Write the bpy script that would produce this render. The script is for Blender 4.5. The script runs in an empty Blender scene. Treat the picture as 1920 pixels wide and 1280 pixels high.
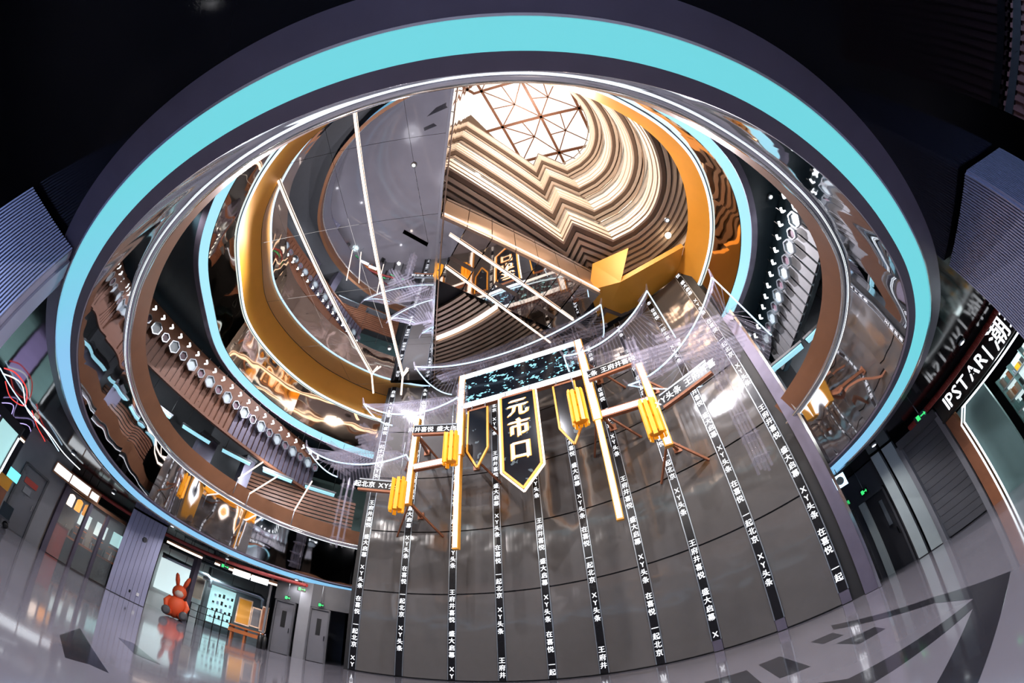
import bpy, math, random
from mathutils import Vector
random.seed(7)
scene = bpy.context.scene
COL = scene.collection
R = math.radians

# ------------------------------------------------------------------ camera
# fisheye lens (about 180 degrees corner to corner), held low and tilted up
CAM_H = 0.9
F_PX, K_LENS = 690.0, 0.25
AX = ((0.9974734, 0.0710407, 0.0), (0.0529879, -0.7439961, -0.6660797), (-0.0473188, 0.6643968, -0.7458806))
from mathutils import Matrix
cam_d = bpy.data.cameras.new('camera')
cam = bpy.data.objects.new('camera', cam_d); COL.objects.link(cam)
cam.matrix_world = Matrix.Translation((0, 0, CAM_H)) @ Matrix(AX).to_4x4()
scene.camera = cam
cam_d.type = 'PANO'
cam_d.panorama_type = 'FISHEYE_LENS_POLYNOMIAL'
cam_d.sensor_fit = 'HORIZONTAL'; cam_d.sensor_width = 36; cam_d.sensor_height = 24
cam_d.fisheye_fov = R(220)
cam_d.fisheye_polynomial_k0 = 0.0
cam_d.fisheye_polynomial_k1 = -(0.0772729944)
cam_d.fisheye_polynomial_k2 = -(9.654485341e-06)
cam_d.fisheye_polynomial_k3 = -(-1.104520415e-05)
cam_d.fisheye_polynomial_k4 = -(8.884435998e-08)
cam_d.clip_start = 0.02; cam_d.clip_end = 400

def ray(px, py):
    x, y = px - 960, 640 - py
    r = math.hypot(x, y) + 1e-9
    t = math.atan(K_LENS * r / F_PX) / K_LENS
    return Matrix(AX) @ Vector((math.sin(t) * x / r, math.sin(t) * y / r, -math.cos(t)))
def at_height(px, py, z):
    d = ray(px, py); return d * ((z - CAM_H) / d.z) + Vector((0, 0, CAM_H))
def at_distance(px, py, dist):
    d = ray(px, py); return d * (dist / math.hypot(d.x, d.y)) + Vector((0, 0, CAM_H))
def polar(az, d, z=0.0):
    a = R(az); return Vector((d * math.sin(a), d * math.cos(a), z))

# ------------------------------------------------------------------ world and lamps
world = bpy.data.worlds.new('daylight'); scene.world = world
world.use_nodes = True
bg = world.node_tree.nodes['Background']
bg.inputs[0].default_value = (1.0, 0.95, 0.88, 1); bg.inputs[1].default_value = 1.7
scene.view_settings.view_transform = 'Standard'
scene.view_settings.look = 'None'
scene.view_settings.exposure = 0.0
scene.view_settings.gamma = 1.0
scene.view_settings.use_curve_mapping = False
scene.cycles.use_denoising = True
scene.cycles.sample_clamp_indirect = 4.0
scene.cycles.max_bounces = 5; scene.cycles.diffuse_bounces = 2; scene.cycles.glossy_bounces = 4; scene.cycles.transmission_bounces = 2
scene.cycles.use_adaptive_sampling = True; scene.cycles.adaptive_threshold = 0.06; scene.cycles.adaptive_min_samples = 12
scene.cycles.transparent_max_bounces = 14
scene.cycles.caustics_reflective = False
scene.cycles.caustics_refractive = False
def lamp(name, loc, power, color, radius=0.15, kind='POINT', spot=None, aim=None):
    l = bpy.data.lights.new(name, kind); l.energy = power; l.color = color
    if kind != 'AREA': l.shadow_soft_size = radius
    else: l.shape = 'DISK'; l.size = radius
    if spot and kind == 'SPOT': l.spot_size = R(spot); l.spot_blend = 0.8
    o = bpy.data.objects.new(name, l); o.location = loc; COL.objects.link(o)
    if aim is not None:
        o.rotation_euler = (Vector(aim) - Vector(loc)).to_track_quat('-Z', 'Y').to_euler()
    return o

LOW_POWER, HIGH_POWER, FLOOD_POWER, GAL_POWER = 95, 720, 2500, 380
# ------------------------------------------------------------------ materials
MAT = {}
def nodes_of(name):
    m = bpy.data.materials.new(name); m.use_nodes = True; MAT[name] = m
    return m, m.node_tree, m.node_tree.nodes['Principled BSDF']
def pbr(name, col, rough=0.5, metal=0.0, alpha=1.0, spec=0.5, noise=0.0, nscale=4.0, bump=0.0, bscale=2.0, stretch=(1, 1, 1), coat=0.0, rough_var=0.0, bdetail=2.0):
    m, nt, b = nodes_of(name)
    b.inputs['Base Color'].default_value = (*col, 1)
    b.inputs['Roughness'].default_value = rough; b.inputs['Metallic'].default_value = metal
    b.inputs['Alpha'].default_value = alpha; b.inputs['Specular IOR Level'].default_value = spec
    b.inputs['Coat Weight'].default_value = coat; b.inputs['Coat Roughness'].default_value = 0.04
    tc = nt.nodes.new('ShaderNodeNewGeometry')
    if noise > 0 or rough_var > 0:
        n = nt.nodes.new('ShaderNodeTexNoise'); n.inputs['Scale'].default_value = nscale; n.inputs['Detail'].default_value = 4
        nt.links.new(tc.outputs['Position'], n.inputs['Vector'])
        if noise > 0:
            mx = nt.nodes.new('ShaderNodeMix'); mx.data_type = 'RGBA'
            mx.inputs[6].default_value = (*[c * (1 - noise) for c in col], 1)
            mx.inputs[7].default_value = (*[min(1, c * (1 + noise)) for c in col], 1)
            nt.links.new(n.outputs['Fac'], mx.inputs[0]); nt.links.new(mx.outputs[2], b.inputs['Base Color'])
        if rough_var > 0:
            mr = nt.nodes.new('ShaderNodeMapRange'); mr.inputs[3].default_value = max(0, rough - rough_var); mr.inputs[4].default_value = rough + rough_var
            nt.links.new(n.outputs['Fac'], mr.inputs[0]); nt.links.new(mr.outputs[0], b.inputs['Roughness'])
    if bump > 0:
        mp = nt.nodes.new('ShaderNodeMapping'); mp.inputs['Scale'].default_value = stretch
        nt.links.new(tc.outputs['Position'], mp.inputs['Vector'])
        n2 = nt.nodes.new('ShaderNodeTexNoise'); n2.inputs['Scale'].default_value = bscale; n2.inputs['Detail'].default_value = bdetail
        nt.links.new(mp.outputs['Vector'], n2.inputs['Vector'])
        bp = nt.nodes.new('ShaderNodeBump'); bp.inputs['Strength'].default_value = 1.0; bp.inputs['Distance'].default_value = bump
        nt.links.new(n2.outputs['Fac'], bp.inputs['Height']); nt.links.new(bp.outputs['Normal'], b.inputs['Normal'])
    return m



def glow(name, col, strength):
    m, nt, b = nodes_of(name)
    b.inputs['Base Color'].default_value = (*[min(1, c) * 0.5 for c in col], 1)
    b.inputs['Emission Color'].default_value = (*col, 1); b.inputs['Emission Strength'].default_value = strength
    b.inputs['Roughness'].default_value = 0.4
    return m
pbr('floor', (0.20, 0.19, 0.222), 0.09, spec=0.6, noise=0.14, nscale=0.7, rough_var=0.05, coat=0.25)
pbr('inlay', (0.03, 0.029, 0.036), 0.10, spec=0.5, noise=0.1, nscale=3, coat=0.2)
pbr('black_gloss', (0.005, 0.005, 0.007), 0.10, spec=0.18, bump=0.01, bscale=0.6)
pbr('black_matt', (0.012, 0.012, 0.016), 0.6)
pbr('dark_teal', (0.008, 0.02, 0.028), 0.45, noise=0.3)
pbr('mirror_wavy', (0.62, 0.62, 0.66), 0.03, 1.0, bump=0.05, bscale=0.55, stretch=(1, 1, 0.8), bdetail=1.0)
pbr('mirror_gold', (0.80, 0.60, 0.42), 0.04, 1.0, bump=0.05, bscale=0.6, bdetail=1.0)
pbr('mirror_flat', (0.70, 0.70, 0.72), 0.015, 1.0, bump=0.012, bscale=0.5, bdetail=0.0)
pbr('mirror_bronze', (0.55, 0.44, 0.36), 0.03, 1.0, bump=0.015, bscale=0.6, bdetail=0.0)
pbr('chrome', (0.78, 0.80, 0.82), 0.12, 1.0)
pbr('brushed_violet', (0.15, 0.135, 0.185), 0.38, 0.5, noise=0.15, nscale=3)
pbr('copper_band', (0.20, 0.090, 0.046), 0.42, 0.35, noise=0.15, nscale=2)
pbr('orange_band', (0.92, 0.42, 0.05), 0.40, 0.1, noise=0.08, nscale=1.5)
pbr('wall_panel', (0.115, 0.108, 0.105), 0.09, 0.0, spec=0.95, bump=0.022, bscale=0.9, stretch=(1, 1, 1.5), bdetail=1.0, noise=0.06)
pbr('seam', (0.01, 0.01, 0.011), 0.5)
pbr('strip_black', (0.008, 0.008, 0.010), 0.25)
pbr('steel_light', (0.42, 0.47, 0.52), 0.28, 0.8)
pbr('grey_wall', (0.22, 0.22, 0.235), 0.55, noise=0.08)
pbr('grey_dark', (0.075, 0.075, 0.082), 0.5, noise=0.1)
pbr('grey_door', (0.13, 0.13, 0.145), 0.45)
pbr('teal_wall', (0.12, 0.21, 0.205), 0.5, noise=0.08)
pbr('pale_stone', (0.42, 0.47, 0.45), 0.35, noise=0.07)
pbr('white', (0.75, 0.75, 0.75), 0.5)
pbr('black', (0.01, 0.01, 0.01), 0.4)
pbr('rust', (0.34, 0.13, 0.06), 0.5, 0.2, noise=0.2, nscale=6)
pbr('brown_slat', (0.16, 0.065, 0.035), 0.5, noise=0.25, nscale=5)
pbr('red_paint', (0.42, 0.05, 0.035), 0.45)
pbr('red_hose', (0.36, 0.06, 0.06), 0.45)
pbr('container_red', (0.17, 0.07, 0.065), 0.5, noise=0.2)
pbr('beige', (0.80, 0.69, 0.60), 0.4, noise=0.05)
pbr('beige_dark', (0.20, 0.145, 0.115), 0.4)
pbr('tan_metal', (0.55, 0.40, 0.30), 0.3, 0.6)
pbr('lantern_orange', (0.95, 0.42, 0.02), 0.35)
glow('lantern_slat', (1.0, 0.40, 0.015), 0.45); MAT['lantern_slat'].node_tree.nodes['Principled BSDF'].inputs['Base Color'].default_value = (0.95, 0.42, 0.02, 1)
pbr('bench_wood', (0.55, 0.17, 0.05), 0.4, noise=0.15)
pbr('toy_orange', (0.75, 0.10, 0.025), 0.6)
pbr('toy_face', (0.62, 0.50, 0.42), 0.6)
pbr('acrylic', (0.50, 0.47, 0.58), 0.10, alpha=0.17, spec=0.8)
pbr('acrylic_sheet', (0.45, 0.43, 0.55), 0.12, alpha=0.10, spec=0.8)
pbr('glass', (0.8, 0.88, 0.9), 0.03, alpha=0.10, spec=0.8)
pbr('pane_glass', (0.9, 0.9, 0.9), 0.03, alpha=0.05, spec=0.5)
pbr('fluted', (0.38, 0.38, 0.52), 0.35, 0.25)
def ring_glow(name, near, far, strength):
    # colour-changing light line: turquoise on the near side, blue on the far side
    m = glow(name, near, strength); nt = m.node_tree; b = nt.nodes['Principled BSDF']
    g = nt.nodes.new('ShaderNodeNewGeometry'); s = nt.nodes.new('ShaderNodeSeparateXYZ'); nt.links.new(g.outputs['Position'], s.inputs[0])
    r = nt.nodes.new('ShaderNodeMapRange'); r.inputs[1].default_value = 0.9; r.inputs[2].default_value = 4.0
    sx = nt.nodes.new('ShaderNodeMath'); sx.operation = 'MULTIPLY_ADD'; sx.inputs[1].default_value = -0.3; nt.links.new(s.outputs['X'], sx.inputs[0]); nt.links.new(s.outputs['Y'], sx.inputs[2]); nt.links.new(sx.outputs[0], r.inputs[0])
    mx = nt.nodes.new('ShaderNodeMix'); mx.data_type = 'RGBA'; mx.inputs[6].default_value = (*near, 1); mx.inputs[7].default_value = (*far, 1)
    nt.links.new(r.outputs[0], mx.inputs[0]); nt.links.new(mx.outputs[2], b.inputs['Emission Color'])
ring_glow('led_cyan', (0.15, 0.62, 0.68), (0.24, 0.52, 0.82), 1.0)
glow('led_cyan_soft', (0.32, 0.66, 0.78), 1.15)
glow('led_white', (0.90, 0.95, 1.0), 1.6)
glow('led_ice', (0.55, 0.78, 1.0), 1.7)
glow('led_text', (0.92, 0.95, 1.0), 1.3)
glow('led_warm', (1.0, 0.80, 0.66), 2.2)
glow('lamp_warm', (1.0, 0.72, 0.45), 7.0)
glow('lamp_white', (0.9, 0.97, 1.0), 4.0)
glow('glow_teal', (0.15, 0.75, 0.85), 1.6)
glow('neon_orange', (1.0, 0.38, 0.06), 1.5)
glow('neon_red', (0.9, 0.06, 0.05), 1.2)
glow('neon_violet', (0.55, 0.45, 0.9), 1.2)
glow('exit_green', (0.05, 0.8, 0.2), 1.1)
glow('shop_screen', (0.50, 0.85, 0.86), 0.8)
glow('gold_text', (1.0, 0.88, 0.66), 1.7)
glow('lantern_glow', (1.0, 0.40, 0.02), 0.75)
def shelf_glow():
    # lit back panel of a shop
    return glow('shop_white', (0.70, 0.86, 0.88), 0.9)
shelf_glow()
def pixel_screen(name, col, scale, thresh, strength):
    m, nt, b = nodes_of(name)
    b.inputs['Base Color'].default_value = (0.005, 0.008, 0.014, 1); b.inputs['Roughness'].default_value = 0.15
    g = nt.nodes.new('ShaderNodeTexCoord')
    mp = nt.nodes.new('ShaderNodeMapping'); mp.inputs['Scale'].default_value = scale
    nt.links.new(g.outputs['Object'], mp.inputs['Vector'])
    v = nt.nodes.new('ShaderNodeTexVoronoi'); v.distance = 'CHEBYCHEV'; v.inputs['Scale'].default_value = 1.0
    nt.links.new(mp.outputs['Vector'], v.inputs['Vector'])
    n = nt.nodes.new('ShaderNodeTexNoise'); n.inputs['Scale'].default_value = 0.22
    nt.links.new(mp.outputs['Vector'], n.inputs['Vector'])
    s = nt.nodes.new('ShaderNodeSeparateColor'); nt.links.new(v.outputs['Color'], s.inputs[0])
    mu = nt.nodes.new('ShaderNodeMath'); mu.operation = 'MULTIPLY'
    nt.links.new(s.outputs[0], mu.inputs[0]); nt.links.new(n.outputs['Fac'], mu.inputs[1])
    gt = nt.nodes.new('ShaderNodeMath'); gt.operation = 'GREATER_THAN'; gt.inputs[1].default_value = thresh
    nt.links.new(mu.outputs[0], gt.inputs[0])
    ml = nt.nodes.new('ShaderNodeMath'); ml.operation = 'MULTIPLY'; ml.inputs[1].default_value = strength
    nt.links.new(gt.outputs[0], ml.inputs[0])
    b.inputs['Emission Color'].default_value = (*col, 1); nt.links.new(ml.outputs[0], b.inputs['Emission Strength'])
pixel_screen('screen_pixels', (0.35, 0.8, 0.95), (9, 9, 14), 0.46, 1.3)
pixel_screen('banner_face', (0.5, 0.6, 0.65), (5, 5, 5), 0.52, 0.35)

# ------------------------------------------------------------------ mesh helpers
class MB:
    def __init__(s): s.v = []; s.f = []; s.smooth = False
    def quad(s, a, b, c, d):
        n = len(s.v); s.v += [tuple(a), tuple(b), tuple(c), tuple(d)]; s.f.append((n, n+1, n+2, n+3)); return s
    def poly(s, pts):
        n = len(s.v); s.v += [tuple(p) for p in pts]; s.f.append(tuple(range(n, n+len(pts)))); return s
    def prism(s, pts, vec):
        vec = Vector(vec); n = len(s.v); k = len(pts)
        s.v += [tuple(p) for p in pts] + [tuple(Vector(p) + vec) for p in pts]
        s.f.append(tuple(range(n, n+k))[::-1]); s.f.append(tuple(range(n+k, n+2*k)))
        for i in range(k): s.f.append((n+i, n+(i+1) % k, n+k+(i+1) % k, n+k+i))
        return s
    def box(s, c, size, ux=(1, 0, 0), uy=(0, 1, 0), uz=(0, 0, 1)):
        c = Vector(c); ux = Vector(ux)*size[0]/2; uy = Vector(uy)*size[1]/2; uz = Vector(uz)*size[2]/2
        return s.prism([c-ux-uy-uz, c+ux-uy-uz, c+ux+uy-uz, c-ux+uy-uz], uz*2)
    def bar(s, a, b, w, h, up=(0, 0, 1)):
        a = Vector(a); b = Vector(b); d = (b-a).normalized()
        x = d.cross(Vector(up));
        if x.length < 1e-4: x = d.cross(Vector((1, 0, 0)))
        x.normalize(); y = x.cross(d)
        x = x*w/2; y = y*h/2
        return s.prism([a-x-y, a+x-y, a+x+y, a-x+y], b-a)
    def tube(s, pts, r, n=6, closed=False):
        pts = [Vector(p) for p in pts]; k = len(pts); base = len(s.v); prev = None
        for i, p in enumerate(pts):
            if closed: t = pts[(i+1) % k]-pts[i-1]
            else: t = pts[min(i+1, k-1)]-pts[max(i-1, 0)]
            t.normalize()
            if prev is None:
                x = t.cross(Vector((0, 0, 1)))
                if x.length < 1e-3: x = t.cross(Vector((1, 0, 0)))
            else: x = prev - t*prev.dot(t)
            x.normalize(); prev = x; y = t.cross(x)
            rr = r[i] if isinstance(r, (list, tuple)) else r
            for j in range(n):
                a = 2*math.pi*j/n; s.v.append(tuple(p + x*(rr*math.cos(a)) + y*(rr*math.sin(a))))
        for i in range(k if closed else k-1):
            i2 = (i+1) % k
            for j in range(n):
                j2 = (j+1) % n; s.f.append((base+i*n+j, base+i*n+j2, base+i2*n+j2, base+i2*n+j))
        if not closed:
            s.f.append(tuple(base+j for j in range(n))[::-1]); s.f.append(tuple(base+(k-1)*n+j for j in range(n)))
        s.smooth = True
        return s
    def lathe(s, c, prof, n=14, axis=(0, 0, 1)):
        ax = Vector(axis).normalized(); x = ax.orthogonal().normalized(); y = ax.cross(x); c = Vector(c); base = len(s.v)
        for r, h in prof:
            for j in range(n):
                a = 2*math.pi*j/n; s.v.append(tuple(c + ax*h + x*(r*math.cos(a)) + y*(r*math.sin(a))))
        for i in range(len(prof)-1):
            for j in range(n):
                j2 = (j+1) % n; s.f.append((base+i*n+j, base+i*n+j2, base+(i+1)*n+j2, base+(i+1)*n+j))
        s.f.append(tuple(base+j for j in range(n))[::-1]); s.f.append(tuple(base+(len(prof)-1)*n+j for j in range(n)))
        s.smooth = True
        return s
    def build(s, name, mat, parent=None, smooth=None):
        me = bpy.data.meshes.new(name)
        o = bpy.data.objects.new(name, me)
        org = parent.get('_org') if parent is not None else None
        me.from_pydata(s.v, [], s.f); me.materials.append(MAT[mat] if isinstance(mat, str) else mat)
        if (s.smooth if smooth is None else smooth):
            for p in me.polygons: p.use_smooth = len(p.vertices) <= 4
        me.update(); COL.objects.link(o)
        if parent is not None:
            o.parent = parent; o.matrix_parent_inverse = parent.matrix_world.inverted() if parent.type != 'EMPTY' else Matrix.Translation(-Vector(parent.location))
            if parent.type != 'EMPTY': o.matrix_parent_inverse = Matrix.Identity(4)
        return o
def tag(o, label=None, cat=None, group=None, kind=None):
    if label: o['label'] = label
    if cat: o['category'] = cat
    if group: o['group'] = group
    if kind: o['kind'] = kind
    return o
def thing(name, label, cat, loc=(0, 0, 0), group=None):
    o = bpy.data.objects.new(name, None); o.location = loc; o.empty_display_size = 0.1; COL.objects.link(o)
    return tag(o, label, cat, group)
def struct(name, loc=(0, 0, 0), label=None):
    o = bpy.data.objects.new(name, None); o.location = loc; COL.objects.link(o); o['kind'] = 'structure'
    if label: o['label'] = label
    return o
def catmull(P, n, closed=True):
    P = [Vector(p) for p in P]; k = len(P); out = []
    segs = k if closed else k-1
    for i in range(segs):
        p0 = P[(i-1) % k] if closed else P[max(i-1, 0)]; p1 = P[i]; p2 = P[(i+1) % k] if closed else P[i+1]
        p3 = P[(i+2) % k] if closed else P[min(i+2, k-1)]
        for j in range(n):
            t = j/n
            out.append(0.5*((2*p1)+(p2-p0)*t+(2*p0-5*p1+4*p2-p3)*t*t+(3*p1-p0-3*p2+p3)*t**3))
    if not closed: out.append(P[-1])
    return out
def glyph_cache():
    cache = {}
    def get(ch):
        if ch in cache: return cache[ch]
        cu = bpy.data.curves.new('glyph', 'FONT'); cu.body = ch; cu.size = 1.0; cu.resolution_u = 2; cu.fill_mode = 'FRONT'
        ob = bpy.data.objects.new('glyph', cu); COL.objects.link(ob)
        dg = bpy.context.evaluated_depsgraph_get(); ev = ob.evaluated_get(dg); me = ev.to_mesh()
        v = [(p.co.x, p.co.y) for p in me.vertices]; f = [tuple(p.vertices) for p in me.polygons]
        ev.to_mesh_clear(); bpy.data.objects.remove(ob); bpy.data.curves.remove(cu)
        cache[ch] = (v, f); return cache[ch]
    return get
glyph = glyph_cache()
def put_glyph(mb, ch, pos, ux, uy, size, centre=True, bold=0.0):
    v, f = glyph(ch)
    if not v: return 0
    x0 = min(a for a, b in v); x1 = max(a for a, b in v)
    cx = (x0+x1)/2 if centre else x0
    ux = Vector(ux); uy = Vector(uy)
    for k, dx in enumerate((-bold, bold) if bold else (0,)):
        n = len(mb.v)
        mb.v += [tuple(Vector(pos)+ux*((a-cx)*size+dx)+uy*((b-0.36)*size+ dx*0.4) + (ux.cross(uy))*0.001*k) for a, b in v]
        mb.f += [tuple(n+i for i in q) for q in f]
    return (x1-x0)*size
def text_line(mb, s, pos, ux, uy, size, gap=0.12, bold=0.0):
    pos = Vector(pos); ux = Vector(ux)
    ws = []
    for ch in s:
        v, f = glyph(ch); ws.append((max(a for a, b in v)-min(a for a, b in v))*size if v else size*0.35)
    tot = sum(ws)+gap*size*(len(s)-1); x = -tot/2
    for ch, w in zip(s, ws):
        if ch != ' ': put_glyph(mb, ch, pos+ux*(x+w/2), ux, uy, size, bold=bold)
        x += w+gap*size
    return tot

# ------------------------------------------------------------------ plan of the oval void
RING_CTRL = [(-2.9,-0.05),(-1.2,-0.28),(0.3,-0.32),(1.6,-0.16),(2.8,0.18),(4.2,0.75),(5.6,1.5),(6.8,2.5),(7.7,3.9),(8.2,5.5),(8.3,7.0),(8.1,8.6),
             (7.4,10.5),(5.7,12.7),(3.0,14.9),(-1.0,16.3),(-4.8,16.5),(-7.6,15.6),(-9.5,14.2),(-11.0,12.4),(-12.0,10.0),(-12.2,7.8),(-11.4,5.6),(-9.9,3.6),(-8.0,2.05),(-6.3,1.05),(-4.6,0.38)]
RING = [Vector((p.x, p.y, 0)) for p in catmull([(x, y, 0) for x, y in RING_CTRL], 8)]
NR = len(RING)
NRM = []
for i in range(NR):
    t = RING[(i+1) % NR]-RING[i-1]; NRM.append(Vector((-t.y, t.x, 0)).normalized())   # counter-clockwise: inward
UP_CTRL = list(RING_CTRL)      # the upper storeys bow out on the near left
UP_CTRL[0] = (-3.4, -0.42); UP_CTRL[1] = (-1.3, -0.55); UP_CTRL[2] = (0.3, -0.48); UP_CTRL[-1] = (-5.4, 0.05); UP_CTRL[-2] = (-7.2, 0.85); UP_CTRL[-3] = (-8.9, 2.05); UP_CTRL[-4] = (-10.4, 3.6)
UP = [Vector((p.x, p.y, 0)) for p in catmull([(x, y, 0) for x, y in UP_CTRL], 8)]
UPN = []
for i in range(NR):
    t = UP[(i+1) % NR]-UP[i-1]; UPN.append(Vector((-t.y, t.x, 0)).normalized())
def ring_at(i, off, z):
    i %= NR
    if z > 9:
        p = UP[i]+UPN[i]*off; return Vector((p.x, p.y, 0 if z == 99 else z))
    p = RING[i]+NRM[i]*off; return Vector((p.x, p.y, z))
def ring_band(mb, prof, i0=0, i1=NR):
    for (o0, z0), (o1, z1) in zip(prof[:-1], prof[1:]):      # crisp edges between the strips
        n = len(mb.v)
        for i in range(i0, i1+1): mb.v += [tuple(ring_at(i, o0, z0)), tuple(ring_at(i, o1, z1))]
        for i in range(i1-i0):
            a = n+2*i; mb.f.append((a, a+2, a+3, a+1))
    mb.smooth = True
    return mb
X0, X1, Y0, Y1 = -26.0, 22.0, -16.0, 26.0
def to_box(p, c=Vector((-2, 6, 0))):
    d = Vector((p.x, p.y, 0))-c
    s = min((X1-c.x)/d.x if d.x > 1e-6 else 1e9, (X0-c.x)/d.x if d.x < -1e-6 else 1e9, (Y1-c.y)/d.y if d.y > 1e-6 else 1e9, (Y0-c.y)/d.y if d.y < -1e-6 else 1e9)
    return c+d*s
def annulus(mb, pts, z, flip=False, c=Vector((-2, 6, 0))):
    n = len(mb.v); k = len(pts)
    for p in pts:
        q = to_box(p, c); mb.v += [(p.x, p.y, z), (q.x, q.y, z)]
    for i in range(k):
        a = n+2*i; b = n+2*((i+1) % k)
        mb.f.append((a, b, b+1, a+1) if not flip else (a, a+1, b+1, b))
    return mb

# ------------------------------------------------------------------ shell
flo = MB().box(((X0+X1)/2, (Y0+Y1)/2, -0.1), (X1-X0, Y1-Y0, 0.2)).build('floor', 'floor')
tag(flo, 'polished grey floor with dark angular inlays', kind='structure')
ZS = 34.0
for nm, c, s in (('wall_left', (X0-.1, 5, ZS/2), (.2, Y1-Y0, ZS)), ('wall_right', (X1+.1, 5, ZS/2), (.2, Y1-Y0, ZS)),
                 ('wall_back', (-2, Y0-.1, ZS/2), (X1-X0, .2, ZS)), ('wall_front', (-2, Y1+.1, ZS/2), (X1-X0, .2, ZS))):
    tag(MB().box(c, s).build(nm, 'grey_dark'), kind='structure')
L1 = 3.3
cm = annulus(MB(), [ring_at(i, -0.27, 0) for i in range(NR)], L1+0.02)
tag(cm.build('ceiling', 'black_gloss'), 'black glossy ceiling around the oval opening', kind='structure')
# slab between the two storeys, upper ceiling
tag(annulus(MB(), [ring_at(i, -0.1, 0) for i in range(NR)], 4.4, True).build('floor', 'grey_dark'), 'upper gallery floor', kind='structure')
L2 = 10.25
tag(annulus(MB(), [ring_at(i, -0.25, 99) for i in range(NR)], L2+.03).build('ceiling', 'dark_teal'), 'dark upper gallery ceiling around the oval opening', kind='structure')

# ------------------------------------------------------------------ lower rim: trim, cyan light ring, mirror fascia, chrome rail, copper band
rim = struct('trim_1', label='violet grey metal trim around the lower oval opening')
for s in range(12):
    a, b = s*NR//12, (s+1)*NR//12
    ring_band(MB(), [(-0.27, L1+.06), (-0.27, L1-.02), (-0.02, L1-.02), (-0.02, L1+.03)], a, b).build('trim_panel', 'brushed_violet', rim)
    ring_band(MB(), [(0.20, L1+.17), (0.20, L1+.155), (0.335, L1+.19), (0.335, L1+.24)], a, b).build('upper_trim_panel', 'brushed_violet', rim)
lr = thing('light_ring', 'wide turquoise light ring around the lowest oval opening', 'light ring', (0, -.3, L1))
ring_band(MB(), [(-0.02, L1+.0), (0.20, L1+.16)]).build('diffuser', 'led_cyan', lr)
ring_band(MB(), [(-0.03, L1+.03), (-0.03, L1-.03), (-0.01, L1-.03), (-0.01, L1+.01)]).build('edge_profile', 'chrome', lr)
fm = thing('mirror_fascia', 'rippled mirror steel fascia between turquoise ring and chrome rail', 'fascia', (0, 0, 4))
K = 27
for s in range(K):
    a, b = s*NR//K, (s+1)*NR//K
    ring_band(MB(), [(0.335, L1+.25), (0.36, 5.25)], a, b).build('mirror_panel', 'mirror_wavy', fm)
cr = thing('chrome_rail', 'polished chrome rail along the top of the lower mirror fascia', 'rail', (0, 0, 5.3))
MB().tube([ring_at(i, 0.40, 5.36) for i in range(NR)], 0.085, 8, True).build('rail_tube', 'chrome', cr)
MB().tube([ring_at(i, 0.34, 5.26) for i in range(NR)], 0.022, 5, True).build('light_line', 'led_white', cr)
cb = thing('copper_band', 'brushed copper band above the chrome rail', 'band', (0, 0, 5.5))
for s in range(18):
    a, b = s*NR//18, (s+1)*NR//18
    ring_band(MB(), [(0.42, 5.45), (0.50, 6.05), (0.30, 6.05)], a, b).build('band_panel', 'copper_band', cb)

# ------------------------------------------------------------------ upper rim
lr2 = thing('light_ring', 'thin pale blue light ring around the upper oval opening', 'light ring', (0, 0, L2))
ring_band(MB(), [(-0.02, L2-.02), (0.24, L2+.22)]).build('diffuser', 'led_cyan_soft', lr2)
ring_band(MB(), [(-0.25, L2+.05), (-0.25, L2-.05), (-0.02, L2-.05), (-0.02, L2)]).build('edge_profile', 'brushed_violet', lr2)
fm2 = thing('mirror_fascia', 'golden reflecting mirror fascia under the orange parapet', 'fascia', (0, 0, 11))
for s in range(K):
    a, b = s*NR//K, (s+1)*NR//K
    ring_band(MB(), [(0.26, L2+.24), (0.30, 12.4)], a, b).build('mirror_panel', 'mirror_gold', fm2)
ll = thing('light_line', 'white light line under the orange parapet', 'light line', (0, 0, 12.4))
MB().tube([ring_at(i, 0.36, 12.46) for i in range(NR)], 0.055, 6, True).build('tube', 'led_ice', ll)
MB().tube([ring_at(i, 0.31, 12.46) for i in range(NR)], 0.05, 4, True).build('channel', 'steel_light', ll)
op = thing('orange_parapet', 'orange metal parapet around the upper oval opening', 'parapet', (0, 0, 12.6))
MZ = 13.95
for s in range(16):
    a, b = s*NR//16, (s+1)*NR//16
    ring_band(MB(), [(0.34, 12.54), (0.66, MZ-.02)], a, b).build('parapet_panel', 'orange_band', op)

# ------------------------------------------------------------------ ceiling over the void: mirror on the left, slats imitating reflected stripes, mirror wedge, open shaft
EDGE_A, EDGE_B = Vector((-1.15, -0.6, 0)), Vector((-4.5, 14.2, 0))   # free edge of the mirror ceiling
def side(p): return (EDGE_B-EDGE_A).cross(p-EDGE_A).z       # > 0 : left
mc = struct('ceiling', label='mirror ceiling over the left part of the void')
# panels of the mirror ceiling in a grid, clipped to ring and edge
import itertools
def clip(poly, a, b):
    out = []
    for i in range(len(poly)):
        p, q = poly[i], poly[(i+1) % len(poly)]
        sp = (b-a).cross(p-a).z; sq = (b-a).cross(q-a).z
        if sp >= 0: out.append(p)
        if sp*sq < 0: out.append(p+(q-p)*(sp/(sp-sq)))
    return out
for gx in range(-5, 0):
    for gy in range(0, 6):
        sq = [Vector((gx*3+.006+1.5*0, gy*3-1+.006, 0)), Vector((gx*3+2.994, gy*3-1+.006, 0)), Vector((gx*3+2.994, gy*3+2-.006, 0)), Vector((gx*3+.006, gy*3+2-.006, 0))]
        pl = clip(sq, EDGE_A, EDGE_B)
        if len(pl) >= 3:
            MB().prism([(p.x, p.y, MZ) for p in pl], (0, 0, 0.05)).build('mirror_panel', 'mirror_flat', mc)
e = (EDGE_B-EDGE_A).normalized(); en = Vector((e.y, -e.x, 0))   # towards the open shaft
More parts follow.
